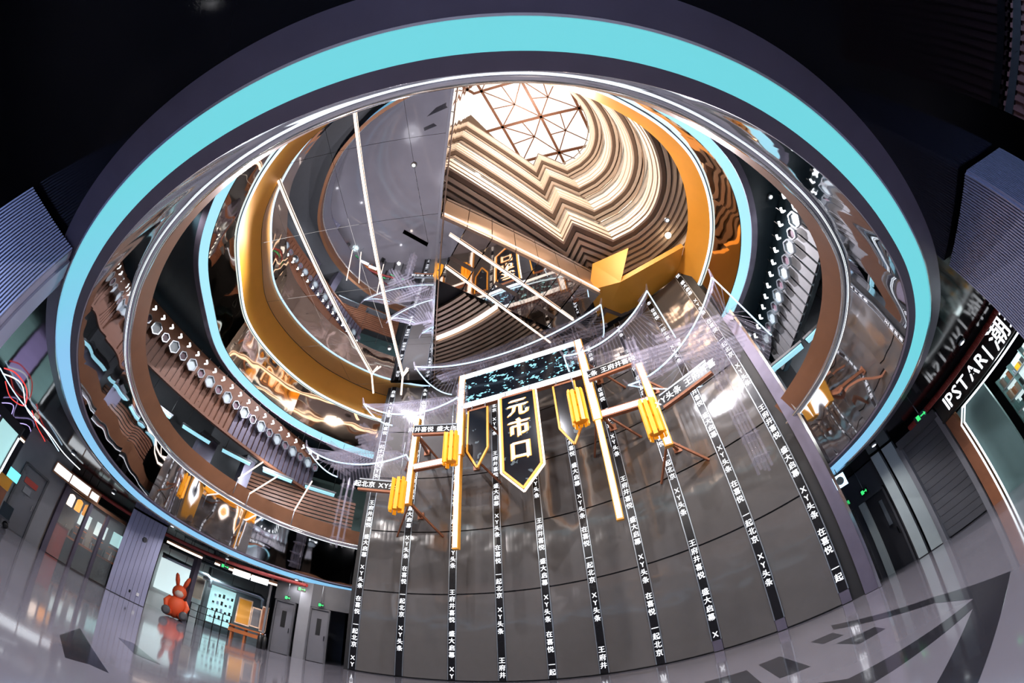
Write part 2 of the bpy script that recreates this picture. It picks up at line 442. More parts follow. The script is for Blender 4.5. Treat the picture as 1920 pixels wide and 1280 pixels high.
we = thing('mirror_edge', 'chrome and glass edge of the mirror ceiling beside the shaft', 'edge trim', tuple(EDGE_A+Vector((0, 0, MZ))))
MB().bar(EDGE_A+en*.06+Vector((0, 0, MZ+.1)), EDGE_B+en*.06+Vector((0, 0, MZ+.1)), .1, .35).build('edge_beam', 'chrome', we)
MB().bar(EDGE_A+en*.22+Vector((0, 0, MZ-.1)), EDGE_B+en*.22+Vector((0, 0, MZ-.1)), .05, .05).build('rail', 'tan_metal', we)
for k in range(12):
    p = EDGE_A.lerp(EDGE_B, (k+.5)/12)
    MB().bar(p+en*.06+Vector((0, 0, MZ+.1)), p+en*.24+Vector((0, 0, MZ-.1)), .03, .03).build('rail_clip', 'steel_light', we)
# vertical mirror wall of the shaft above that edge
vm = struct('wall_shaft_mirror', label='mirror clad side of the light shaft')
for k in range(5):
    for j in range(6):
        a = EDGE_A.lerp(EDGE_B, k/5)+en*.02; b = EDGE_A.lerp(EDGE_B, (k+1)/5)+en*.02
        z0 = MZ+.3+j*3.2
        MB().prism([(a.x, a.y, z0+.01), (b.x-.01*e.x, b.y-.01*e.y, z0+.01), (b.x, b.y, z0+3.19), (a.x, a.y, z0+3.19)], -en*.06).build('mirror_panel', 'mirror_bronze', vm)
# straight beige fascia + dark mirror wedge + gold slats imitating reflected stripes on the far side
FA, FB = Vector((-2.35, 5.2, 0)), Vector((4.0, 9.3, 0))
fd = (FB-FA).normalized(); fn = Vector((fd.y, -fd.x, 0))    # towards camera / shaft
bf = thing('bridge_fascia', 'long straight copper beige bridge side crossing above the gate', 'bridge', tuple(FA+Vector((0, 0, MZ))))
for k in range(7):
    a = FA.lerp(FB, k/7); b = FA.lerp(FB, (k+1)/7-.004)
    MB().prism([(a.x, a.y, MZ), (b.x, b.y, MZ), (b.x, b.y, MZ+1.7), (a.x, a.y, MZ+1.7)], fn*.12).build('side_panel', 'tan_metal', bf)
MB().bar(FA+fn*.16+Vector((0, 0, MZ+1.8)), FB+fn*.16+Vector((0, 0, MZ+1.8)), .1, .1).build('handrail', 'chrome', bf)
MB().bar(FA+fn*.16+Vector((0, 0, MZ+.2)), FB+fn*.16+Vector((0, 0, MZ+.2)), .05, .05).build('light_line', 'led_warm', bf)
wd = struct('ceiling', label='dark bronze mirror soffit under the bridge')
back = [Vector((-3.6, 10.2, 0)), Vector((2.4, 12.2, 0))]
for k in range(7):
    t0, t1 = k/7, (k+1)/7-.006
    q = [FA.lerp(FB, t0), FA.lerp(FB, t1), (FA+fd*0).lerp(FB, t1)-fn*(2.6+1.5*(1-t1)*0), FA.lerp(FB, t0)-fn*2.6]
    MB().prism([(p.x, p.y, MZ-.01+.02*(k % 2)) for p in q], (0, 0, .06)).build('mirror_panel', 'mirror_bronze' if k % 3 else 'mirror_flat', wd)
gs = struct('ceiling', label='curved gold slats imitating reflected terrace stripes behind the bridge')  # added slats standing in for the mirrored curve of the terraces
gc = Vector((-6.5, 2.0, 0))
for k in range(22):
    r0 = 8.2+k*.24; pts = []
    a0, a1 = R(8), R(64)
    mb = MB(); n = 18
    while a1 > a0+.05:
        pe = gc+Vector((math.sin(a1), math.cos(a1), 0))*r0
        if -(pe-FA).dot(fn) > 2.75: break
        a1 -= .02
    while a0 < a1-.05:
        pe = gc+Vector((math.sin(a0), math.cos(a0), 0))*r0
        if (EDGE_B-EDGE_A).cross(pe-EDGE_A).z < -.5: break
        a0 += .02
    if a1-a0 < .08: continue
    for z0, z1, ro in ((MZ+.22, MZ+.22, .15),):
        for i in range(n+1):
            a = a0+(a1-a0)*i/n; d = Vector((math.sin(a), math.cos(a), 0))
            p = gc+d*r0; q = gc+d*(r0+.14)
            mb.v += [(p.x, p.y, MZ+.12), (q.x, q.y, MZ+.12), (q.x, q.y, MZ+.3), (p.x, p.y, MZ+.3)]
        for i in range(n):
            for j in range(4):
                a = i*4+j; b = i*4+(j+1) % 4; mb.f.append((a, b, b+4, a+4))
    mb.build('slat', 'led_warm' if k in (6,) else 'tan_metal', gs)
MB().poly([(-8, 2, MZ+.42), (9, 2, MZ+.42), (9, 17, MZ+.42), (-8, 17, MZ+.42)][0:0] or [(-4.6, 9, MZ+.42), (-2.6, 6.0, MZ+.42), (4.2, 10, MZ+.42), (8.6, 8, MZ+.42), (8, 14, MZ+.42), (-4.6, 16.5, MZ+.42)]).build('backing', 'black_matt', gs)
# orange soffit where parapet meets the bridge at the right
os_ = thing('orange_soffit', 'folded orange metal soffit at the right end of the bridge', 'soffit', (5.5, 9, MZ))
MB().prism([(7.6, 6.9, MZ-.05), (7.6, 8.4, MZ-.05), (6.0, 9.9, MZ-.05), (4.9, 8.6, MZ-.05)], (0, 0, .3)).build('soffit_plate', 'orange_band', os_)
MB().poly([(4.9, 8.6, MZ-.05), (6.0, 9.9, MZ-.05), (4.3, 11.2, MZ+.1), (3.6, 9.2, MZ+.3)]).build('soffit_plate', 'orange_band', os_)
MB().poly([(4.9, 8.6, MZ-.05), (3.6, 9.2, MZ+.3), (4.0, 8.6, MZ+1.6), (5.6, 7.7, MZ+1.4)]).build('soffit_plate', 'orange_band', os_)

# ------------------------------------------------------------------ light shaft: terraces and skylight
SHAFT_C = [(1.5,-0.1),(3.0,0.35),(4.5,1.05),(5.8,2.1),(6.7,3.4),(7.1,4.9),(6.8,6.3),(6.0,7.2)]
SH = [Vector((p.x, p.y, 0)) for p in catmull([(x, y, 0) for x, y in SHAFT_C], 5, False)]
SH += [Vector((5.1, 7.7, 0)), Vector((3.1, 6.75, 0)), Vector((2.7, 7.7, 0)), Vector((0.2, 5.66, 0)), Vector((-2.3, 3.62, 0))]
NS = len(SH)
SN = []
for i in range(NS):
    a = (SH[i]-SH[max(i-1, 0)]); b = (SH[min(i+1, NS-1)]-SH[i])
    def nn(t): return Vector((t.y, -t.x, 0)).normalized() if t.length > 1e-6 else Vector((0, 0, 0))
    n1, n2 = nn(a), nn(b); m = n1+n2
    if n1.length < .1: m = n2
    elif n2.length < .1: m = n1
    else: m = m/max(.55, (1+n1.dot(n2)))
    SN.append(m)     # outward from the shaft
def sh(i, off, z): p = SH[i]+SN[i]*off; return (p.x, p.y, z)
def sh_strip(mb, o0, z0, o1, z1):
    n = len(mb.v)
    for i in range(NS): mb.v += [sh(i, o0, z0), sh(i, o1, z1)]
    for i in range(NS-1): a = n+2*i; mb.f.append((a, a+1, a+3, a+2))
    return mb
def sh_bar(mb, o0, o1, z0, z1):
    n = len(mb.v)
    for i in range(NS): mb.v += [sh(i, o0, z0), sh(i, o1, z0), sh(i, o1, z1), sh(i, o0, z1)]
    for i in range(NS-1):
        for j in range(4): a = n+4*i+j; b = n+4*i+(j+1) % 4; mb.f.append((a, b, b+4, a+4))
    mb.f += [(n, n+3, n+2, n+1), (n+4*(NS-1), n+4*(NS-1)+1, n+4*(NS-1)+2, n+4*(NS-1)+3)]
    return mb
LEV = [16.2, 20.0, 24.2, 28.6]
ORD = ['lowest', 'second', 'third', 'topmost']
for li, z in enumerate(LEV):
    t = thing('terrace', ORD[li]+' beige banded terrace around the light shaft', 'terrace', sh(8, 0, z), 'terraces of the light shaft')
    for k in range(5):     # stacked bands of the front
        sh_bar(MB(), -.03*(k % 2), .25, z+k*.30, z+k*.30+.20).build('band', 'beige', t)
    sh_bar(MB(), .10, .3, z-.02, z+1.6).build('band_backing', 'beige_dark', t)
    for k in range(6):     # slats of the soffit
        sh_bar(MB(), .35+k*.30, .35+k*.30+.17, z-.05, z+.10).build('soffit_slat', 'beige', t)
    sh_bar(MB(), .3, 2.4, z+.12, z+.2).build('slab', 'beige_dark', t)
    sh_bar(MB(), .10, .13, z+1.6, z+2.3).build('balustrade_glass', 'glass', t)
    sh_bar(MB(), .08, .15, z+2.3, z+2.36).build('handrail', 'tan_metal', t)
bw = struct('wall_shaft', label='banded beige back wall of the light shaft')
for k in range(38):
    z = MZ+.2+k*.53
    sh_bar(MB(), 2.3, 2.45, z, z+.40).build('wall_band', 'beige', bw)
sh_bar(MB(), 2.42, 2.6, MZ, ZS).build('wall_backing', 'beige_dark', bw)
for li, z in enumerate(LEV[:]):
    for i in (9, 17, 24, 31):
        p = Vector(sh(i, 1.4, z-.22))
        t = thing('terrace_lamp', 'warm lamp under the %s terrace, %s along the curve' % (ORD[li], {9: 'first', 17: 'second', 24: 'third', 31: 'fourth'}[i]), 'lamp', p, 'lamps under the terraces')
        MB().lathe(p, [(.10, .2), (.12, .05), (.04, .0)], 10).build('lamp_housing', 'tan_metal', t)
        MB().lathe(p-Vector((0, 0, .14)), [(.03, 0), (.16, .04), (.16, .12), (.1, .15)], 10).build('globe', 'lamp_warm', t)
for z, pw in ((16.6, 1500), (22.3, 900), (26.5, 900), (31.0, 900)):
    lamp('shaft_fill', (2.6, 3.0, z), pw, (1.0, 0.80, 0.64), 0.5)  # warm fill points added in mid-shaft, without fixtures
# roof slab round the skylight, and the skylight
rs = MB()
sky_poly = [Vector((-2.1, 3.7, 0)), Vector((-1.1, -1.2, 0)), Vector((1.5, -1.0, 0)), Vector((4.5, -.2, 0)), Vector((7.0, 1.5, 0)), Vector((8.4, 4.2, 0)), Vector((7.9, 7.2, 0)), Vector((6.0, 9.0, 0)), Vector((2.4, 9.2, 0))]
sk = struct('window_1', (2.5, 3.5, ZS), 'white skylight with brown steel bars over the shaft')
annulus(MB(), sky_poly[::-1], ZS+.05, c=Vector((3, 4, 0))).build('roof_slab', 'beige_dark', sk)
def skb(a, b, w=.09): MB().bar((a[0], a[1], ZS), (b[0], b[1], ZS), w, w*1.4).build('bar', 'brown_slat', sk)
# two families of main bars with fan bars between
u1 = Vector((.50, .866, 0)); u2 = Vector((.93, -.36, 0))
def nodep(i, j): return Vector((-2.6, -1.6, 0))+Vector((3.3, -.75, 0))*i+Vector((1.55, 3.3, 0))*j
for i in range(5):
    MB().bar(nodep(i, -1)+Vector((0, 0, ZS)), nodep(i, 5)+Vector((0, 0, ZS)), .22, .25).build('bar', 'brown_slat', sk)
for j in range(5):
    MB().bar(nodep(-1, j)+Vector((0, 0, ZS)), nodep(5, j)+Vector((0, 0, ZS)), .22, .25).build('bar', 'brown_slat', sk)
for i in range(4):
    for j in range(4):
        c = nodep(i+.5, j+.5)+Vector((.3*math.sin(i*3+j), .3*math.cos(j*5+i), 0))+Vector((0, 0, ZS))
        for di, dj in ((0, 0), (1, 0), (0, 1), (1, 1), (.5, 0), (0, .5)):
            q = nodep(i+di, j+dj)+Vector((0, 0, ZS)); MB().bar(c, q, .09, .09).build('fine_bar', 'brown_slat', sk)
        a, b, c2, d = [nodep(i+x, j+y)+Vector((0, 0, ZS+.1)) for x, y in ((0, 0), (1, 0), (1, 1), (0, 1))]
        MB().prism([a, b, c2, d], (0, 0, .02)).build('pane', 'pane_glass', sk)
# ------------------------------------------------------------------ concave panel wall with vertical text strips
def circle3(a, b, c):
    ax, ay = a; bx, by = b; cx, cy = c
    d = 2*(ax*(by-cy)+bx*(cy-ay)+cx*(ay-by))
    ux = ((ax*ax+ay*ay)*(by-cy)+(bx*bx+by*by)*(cy-ay)+(cx*cx+cy*cy)*(ay-by))/d
    uy = ((ax*ax+ay*ay)*(cx-bx)+(bx*bx+by*by)*(ax-cx)+(cx*cx+cy*cy)*(bx-ax))/d
    return ux, uy, math.hypot(ax-ux, ay-uy)
WCX, WCY, WR = circle3((-6.5, 14.1), (0.6, 13.2), (7.46, 8.19))
def wall_angle(az):      # angle round the wall's own centre of the point seen at azimuth az
    d = Vector((math.sin(R(az)), math.cos(R(az)), 0)); o = Vector((-WCX, -WCY, 0))
    b = o.dot(d); c = o.dot(o)-WR*WR; t = -b+math.sqrt(b*b-c); p = d*t
    return math.atan2(p.x-WCX, p.y-WCY)
def wall_pt(a, z, off=0.0):      # off > 0 : towards the room
    return Vector((WCX+(WR-off)*math.sin(a), WCY+(WR-off)*math.cos(a), z))
WTOP = 13.7
STRIP_AZ = [-24.5, -18.3, -11.2, -4.4, 2.3, 9.2, 16.8, 24.6, 33.3, 42.3]
STRIP_A = [wall_angle(a) for a in STRIP_AZ]
SW = 0.15
SEAMS = [0.02, 3.25, 5.8, 8.3, 10.8, WTOP]
pw_ = struct('wall_panelled', tuple(wall_pt(STRIP_A[4], 0)), 'concave wall of glossy dark grey panels')
a0, a1 = STRIP_A[0]-.022, STRIP_A[-1]+.03
def wall_patch(mb, b0, b1, z0, z1, off, n=6, thick=.05):
    k = len(mb.v)
    for i in range(n+1):
        a = b0+(b1-b0)*i/n
        mb.v += [tuple(wall_pt(a, z0, off)), tuple(wall_pt(a, z1, off)), tuple(wall_pt(a, z0, off-thick)), tuple(wall_pt(a, z1, off-thick))]
    for i in range(n):
        q = k+4*i
        mb.f += [(q, q+1, q+5, q+4), (q+2, q+6, q+7, q+3), (q+1, q+3, q+7, q+5), (q, q+4, q+6, q+2)]
    q = k+4*n; mb.f += [(k, k+2, k+3, k+1), (q, q+1, q+3, q+2)]
    mb.smooth = False
    return mb
wall_patch(MB(), a0, a1, 0, WTOP, -.06, 48, .15).build('backing', 'seam', pw_)
for c in range(9):
    for r in range(5):
        g = .012/WR
        p = wall_patch(MB(), STRIP_A[c]+SW/WR, STRIP_A[c+1]-SW/WR, SEAMS[r]+.025, SEAMS[r+1]-.025, 0, 8).build('panel', 'wall_panel', pw_)
        for f in p.data.polygons: f.use_smooth = False
# end frame of the wall at the right
ef = thing('wall_end_frame', 'pale steel end frame at the right end of the panelled wall', 'frame', tuple(wall_pt(a1, 0)))
wall_patch(MB(), a1+.002, a1+.026, 0.01, 10.0, .12, 2, .4).build('frame_face', 'brushed_violet', ef)
wall_patch(MB(), a1+.026, a1+.031, 0.01, 10.0, .18, 1, .46).build('frame_edge', 'led_ice' if False else 'chrome', ef)
CHARS = {}
def char_obj(ch, pos, ux, size, mat, parent, bold=.026, nm='character'):
    key = (ch, mat, bold)
    if key not in CHARS:
        m = MB(); put_glyph(m, ch, (0, 0, 0), (1, 0, 0), (0, 0, 1), 1.0, bold=bold)
        o = m.build(nm, mat); CHARS[key] = o.data; bpy.data.objects.remove(o)
    o = bpy.data.objects.new(nm, CHARS[key]); COL.objects.link(o); o.parent = parent
    ux = Vector(ux).normalized(); n = ux.cross(Vector((0, 0, 1)))
    mw = Matrix(((ux.x*size, -n.x*size, 0, pos[0]), (ux.y*size, -n.y*size, 0, pos[1]), (0, 0, size, pos[2]), (0, 0, 0, 1)))
    o.matrix_parent_inverse = Matrix.Translation(-Vector(parent.location)); o.matrix_basis = mw
    return o
SEQ = '王府井喜悦 盛大启幕 XY头条 在喜悦 一起北京 XY头条   '
PITCH, CSZ = 0.262, 0.225
# one glyph pinned per strip: (sequence index, pixel where it is seen)
PIN = [(6, 683, 1005), (0, 746, 1266), (0, 843, 1110), (0, 937, 1238), (0, 1013, 976), (0, 1136, 1216), (0, 1175, 896), (0, 1307, 1015), (0, 1465, 1156), (0, 1430, 764)]
where = ['at the left edge of the panelled wall', 'second from the left edge of the wall', 'third from the left edge of the wall', 'fourth from the left, left of the hanging banner', 'fifth from the left, right below the hanging banner',
         'sixth from the left, right of the hanging banner', 'fourth from the right edge of the wall', 'third from the right edge of the wall', 'second from the right edge of the wall', 'at the right edge of the panelled wall']
for s in range(10):
    a = STRIP_A[s]; base = wall_pt(a, 0)
    t = thing('text_strip', 'black vertical strip of white lit characters '+where[s], 'light strip', tuple(base), 'vertical text strips on the panelled wall')
    z0 = .35 if s > 6 else .05
    wall_patch(MB(), a-(SW-.012)/WR, a+(SW-.012)/WR, z0, WTOP, .02, 1, .06).build('housing', 'strip_black', t)
    for sg in (-1, 1):
        wall_patch(MB(), a+sg*(SW-.012)/WR-.0009, a+sg*(SW-.012)/WR+.0009, z0, WTOP, .035, 1, .07).build('edge_strip', 'steel_light', t)
    if z0 > .1: wall_patch(MB(), a-(SW-.012)/WR, a+(SW-.012)/WR, .02, z0-.01, .02, 1, .06).build('foot_plate', 'brushed_violet', t)
    idx, px, py = PIN[s]
    d = math.hypot(base.x, base.y); zpin = at_distance(px, py, d).z
    tang = Vector((math.cos(a), -math.sin(a), 0)); mb = MB()
    zz = zpin+idx*PITCH
    while zz < WTOP+len(SEQ)*PITCH: zz += len(SEQ)*PITCH
    i = 0
    while zz > z0+.13:
        ch = SEQ[i % len(SEQ)]
        if ch != ' ' and zz < WTOP-.12: char_obj(ch, wall_pt(a, zz, .024), tang, CSZ, 'led_text', t)
        zz -= PITCH; i += 1

# ------------------------------------------------------------------ the hanging gate in front of the wall
GO = Vector((0.2, 10.96, 0)); GU = Vector((.951, -.311, 0)).normalized(); GW = Vector((-GU.y, GU.x, 0))*-1    # GW towards the camera
def gp(u, w, z): p = GO+GU*u+GW*w; return Vector((p.x, p.y, z))
gate = thing('hanging_gate', 'transparent hanging gateway with upturned roofs outlined in white light', 'gate', gp(0, 0, 4.4))
def gbox(u0, u1, w0, w1, z0, z1, name, mat, parent=gate):
    return MB().prism([gp(u0, w0, z0), gp(u1, w0, z0), gp(u1, w1, z0), gp(u0, w1, z0)], (0, 0, z1-z0)).build(name, mat, parent)
for u in (-2.63, 2.63):
    for z0, z1, w in ((8.0, 12.1, .17), (4.4, 8.0, .11)):
        pp = gbox(u-w, u+w, -.20, -.02, z0, z1, 'post', 'orange_band')
        gbox(u-w*.72, u+w*.72, -.02, .0, z0+.05, z1-.02, 'post_light', 'led_white', pp)
for u, z0, z1 in ((-4.75, 6.3, 10.3), (4.62, 6.3, 9.9)):
    pp = gbox(u-.14, u+.14, -.20, -.02, z0, z1, 'post', 'orange_band')
    gbox(u-.10, u+.10, -.02, 0, z0+.05, z1-.02, 'post_light', 'led_white', pp)
# lintel with pixel screen
lt = gbox(-2.46, 2.46, -.22, -.03, 10.15, 12.05, 'lintel', 'rust')
sc = gbox(-2.44, 2.44, -.03, .02, 10.42, 11.75, 'screen', 'screen_pixels', lt)
gbox(-2.46, 2.46, -.03, .03, 11.77, 12.03, 'light_bar', 'led_white', lt)
gbox(-2.46, 2.46, -.03, .03, 10.17, 10.40, 'light_bar', 'led_white', lt)
# side beams between main and outer posts
for u0, u1, z in ((2.8, 4.5, 8.05), (-4.6, -2.8, 7.75)):
    bb = gbox(u0, u1, -.2, -.02, z, z+.3, 'side_beam', 'rust'); gbox(u0+.02, u1-.02, -.02, .0, z+.05, z+.25, 'beam_light', 'led_white', bb)
# steel brackets from the gate back to the wall
def to_wall(p, z):
    d = Vector((p.x-WCX, p.y-WCY, 0)); a = math.atan2(d.x, d.y); return wall_pt(a, z, -.0)
for u, z in ((-4.75, 6.5), (-4.75, 9.6), (-2.63, 8.6), (2.63, 8.6), (4.62, 6.6), (4.62, 9.2), (2.63, 11.0), (-2.63, 11.0)):
    p = gp(u, -.18, z); q = to_wall(p, z)
    b = MB().bar(p, q, .09, .12).build('bracket_arm', 'rust', gate)
    for sg in (-1, 1):
        MB().bar(p.lerp(q, .05), to_wall(p+GU*sg*.9, z-.9), .06, .08).build('bracket_strut', 'rust', gate)
    MB().box(q+(p-q).normalized()*.04, (.28, .06, .28), GU, GW).build('wall_plate', 'rust', gate)
# roofs
def eave(A, B, t, sag): p = A.lerp(B, t); s = abs(2*t-1); p.z -= sag*(1-s**2.1); return p
def roof(fl, fr, rr, rl, sag, rise, n, mat_led='led_ice', inner=.18):
    fl, fr, rr, rl = map(Vector, (fl, fr, rr, rl))
    mid = (fl+fr+rr+rl)/4
    e_f = [eave(fl, fr, i/n, sag) for i in range(n+1)]
    e_b = [eave(rl, rr, i/n, sag) for i in range(n+1)]
    m = max(4, n//3)
    e_r = [eave(fr, rr, i/m, sag*.35) for i in range(m+1)]
    e_l = [eave(fl, rl, i/m, sag*.35) for i in range(m+1)]
    rA = (fl+rl)/2; rB = (fr+rr)/2
    rd = [rA.lerp(rB, inner+(1-2*inner)*i/n)+Vector((0, 0, rise-sag*.5)) for i in range(n+1)]
    sh_ = MB()
    k = 0
    for i in range(n):
        sh_.quad(e_f[i], e_f[i+1], rd[i+1], rd[i]); sh_.quad(rd[i], rd[i+1], e_b[i+1], e_b[i])
    rs_ = sh_.build('roof_sheet', 'acrylic_sheet', gate)
    rod = MB()
    for i in range(n+1):
        for E_ in (e_f, e_b):
            a, b = E_[i], rd[i]; mm = a.lerp(b, .5)-Vector((0, 0, .12)); rod.tube([a, mm, b], .022, 4)
    for i in range(m+1):
        rod.tube([e_r[i], rd[-1]], .02, 4); rod.tube([e_l[i], rd[0]], .02, 4)
    o = rod.build('roof_ribs', 'acrylic', gate); o['kind'] = 'stuff'
    MB().tube(rd, .07, 6).build('ridge', 'acrylic', gate)
    MB().tube(e_f, .032, 5).build('eave_light', mat_led, gate)
    MB().tube(e_r, .028, 5).build('eave_light', mat_led, gate)
    MB().tube(e_l, .028, 5).build('eave_light', mat_led, gate)
    MB().tube([p-Vector((0, 0, .16)) for p in e_f], .05, 4).build('eave_board', 'acrylic', gate)
    for tip in (fl, fr):
        mb = MB(); d = (tip-mid); d.z = 0; d.normalize()
        mb.tube([tip-d*.5-Vector((0, 0, .25)), tip, tip+d*.12+Vector((0, 0, .35))], [.09, .07, .03], 6).build('ridge_tip', 'acrylic', gate)
    return e_f
def rear(p, back, dz=-.25, du=0): q = Vector(p)-GW*back+GU*du; q.z += dz; return q
MFL, MFR = gp(-4.75, .75, 12.75), gp(4.0, .85, 12.75)
roof(MFL, MFR, rear(MFR, 1.5, -.3, -.3), rear(MFL, 1.5, -.9, 1.2), 1.0, 1.15, 36)
# right wings (swing forward with the wall) and left wings
RW1a, RW1b = at_distance(1057, 667, 9.9), at_height(1213, 545, 12.3)
roof(RW1a, RW1b, at_height(1267, 633, 10.6), rear(RW1a, 1.2, 0), .75, .9, 22)
RW2a, RW2b = at_height(1178, 722, 9.4), at_height(1335, 520, 10.6)
roof(RW2a, RW2b, at_height(1446, 628, 8.6), at_height(1363, 712, 8.2), .8, .8, 24)
LW1a, LW1b = at_height(682, 757, 10.9), at_distance(858, 745, 11.6)
roof(LW1a, LW1b, rear(LW1b, 1.2, 0), rear(LW1a, 1.2, -.6, .9), .7, .9, 22)
LW2a, LW2b = at_height(575, 838, 8.6), at_distance(762, 852, 12.6)
roof(LW2a, LW2b, rear(LW2b, 1.3, 0), rear(LW2a, 1.3, -.9, 1.0), .6, .8, 22)
# clear bracket sets (stacked crossing sticks) under the eaves
def dougong(c, s, n):
    mb = MB()
    for k in range(n):
        z = c.z+k*.20*s
        L = (.5+.17*k)*s
        ax, ay = (GU, GW) if k % 2 else (GW, GU)
        for off in (-.12, .12):
            mb.box((c.x+ay.x*off*s, c.y+ay.y*off*s, z), (L*2, .08*s, .14*s), ax, ay)
    mb.build('bracket_set', 'acrylic', gate)
for u in (-3.4, -2.63, -1.6, -.55, .55, 1.6, 2.63, 3.4): dougong(gp(u, -.1, 12.15), .62, 4)
for u, w, z in ((-4.75, -.1, 10.4), (-3.7, -.1, 10.3), (4.62, -.05, 9.95), (3.6, -.05, 10.4)): dougong(gp(u, w, z), .7, 5)
for q in (at_distance(1235, 690, 9.6), at_distance(1310, 650, 8.6), at_distance(1360, 690, 8.6), at_distance(700, 845, 13.0), at_distance(640, 880, 13.3)): dougong(q, .8, 6)
for px, py, d, z0 in ((1345, 700, 8.7, 3.0), (1180, 640, 9.8, 2.0), (655, 900, 13.2, 2.6), (868, 720, 11.8, 1.6), (1068, 640, 10.6, 1.6), (775, 770, 12.6, 2.0)):
    t = at_distance(px, py, d); mb = MB()
    for ddx, ddy in ((-.14, -.14), (.14, -.14), (.14, .14), (-.14, .14), (0, 0)):
        mb.tube([t+GU*ddx+GW*ddy, t+GU*ddx+GW*ddy-Vector((0, 0, z0))], .04, 6)
    for k in range(5): mb.box(t-Vector((0, 0, z0*(k+.5)/5)), (.42, .42, .05), GU, GW)
    mb.build('clear_post', 'acrylic', gate)
# text bars on the gate
def text_bar(a, b, s, label, h=.34):
    a = Vector(a); b = Vector(b); ux = (b-a).normalized(); c = (a+b)/2; n = Vector((ux.y, -ux.x, 0)).normalized()
    if n.dot(Vector((-c.x, -c.y, 0))) < 0: n = -n
    uy = Vector((0, 0, 1))
    t = thing('text_bar', label, 'light sign', tuple(c), 'horizontal text bars on the gate')
    MB().bar(a, b, .10, h).build('housing', 'strip_black', t)
    MB().bar(a-Vector((0, 0, h/2+.05)), b-Vector((0, 0, h/2+.05)), .14, .08).build('frame_rail', 'rust', t)
    MB().bar(a+Vector((0, 0, h/2+.03)), b+Vector((0, 0, h/2+.03)), .12, .05).build('frame_rail', 'steel_light', t)
    size = h*.78; ws = []
    for ch in s:
        v, f = glyph(ch); ws.append((max(a_ for a_, b_ in v)-min(a_ for a_, b_ in v))*size if v else size*.35)
    x = -(sum(ws)+.1*size*(len(s)-1))/2
    for ch, w_ in zip(s, ws):
        if ch != ' ': char_obj(ch, c+n*.056+ux*(x+w_/2), ux, size, 'led_text', t)
        x += w_+.1*size
def same_z(p1, p2, d1, d2):
    a, b = at_distance(*p1, d1), at_distance(*p2, d2); z = (a.z+b.z)/2; a.z = b.z = z; return a, b
text_bar(*same_z((1104, 712), (1182, 668), 10.1, 10.0), '头条 王府井喜悦', 'short lit text bar between the right gate post and the outer post')
text_bar(*same_z((1240, 748), (1332, 692), 8.9, 8.4), 'XY头条 王府井喜', 'lit text bar at the far right wing of the gate')
text_bar(*same_z((776, 808), (858, 802), 12.6, 12.1), '府井喜悦 盛大启幕', 'short lit text bar left of the left gate post')
text_bar(*same_z((672, 912), (748, 908), 13.2, 12.8), '起北京 XY头条', 'lit text bar at the far left wing of the gate')
# ------------------------------------------------------------------ lanterns
def lantern(px, py0, py1, d, label, hang):
    top = at_distance(px, py0, d); bot = at_distance(px, py1, d); h = top.z-bot.z
    t = thing('lantern', label, 'lantern', tuple(Vector((top.x, top.y, bot.z))), 'orange slatted lanterns on the gate')
    for k in range(9):
        a = 2*math.pi*k/9; n = Vector((math.cos(a), math.sin(a), 0)); x = Vector((-n.y, n.x, 0))
        c = Vector((top.x, top.y, bot.z+h/2))+n*.235; zo = .05*(k % 3)-.05
        MB().prism([c-x*.065+Vector((0, 0, -h*.46+zo)), c+x*.065+Vector((0, 0, -h*.46+zo)), c+x*.065+Vector((0, 0, h*.42+zo)), c+x*.05+Vector((0, 0, h*.46+zo)), c-x*.05+Vector((0, 0, h*.46+zo)), c-x*.065+Vector((0, 0, h*.42+zo))], n*.05).build('slat', 'lantern_slat', t)
    for z in (.12, .5, .88):
        MB().lathe((top.x, top.y, bot.z+h*z), [(.23, 0), (.23, .04)], 9).build('hoop', 'lantern_orange', t)
    MB().lathe((top.x, top.y, bot.z+h*.14), [(.12, 0), (.12, h*.72)], 9).build('core', 'lantern_glow', t)
    MB().tube([(top.x, top.y, top.z-.15), (top.x, top.y, top.z+hang)], .015, 5).build('cord', 'steel_light', t)
lantern(847, 812, 872, 11.5, 'orange slatted lantern beside the left gate post', 1.4)
lantern(750, 897, 962, 12.6, 'orange slatted lantern at the far left, lowest of the four', 1.6)
lantern(1077, 733, 800, 10.1, 'orange slatted lantern in front of the right gate post', 1.5)
lantern(1211, 752, 828, 9.6, 'orange slatted lantern at the far right of the gate', 1.5)
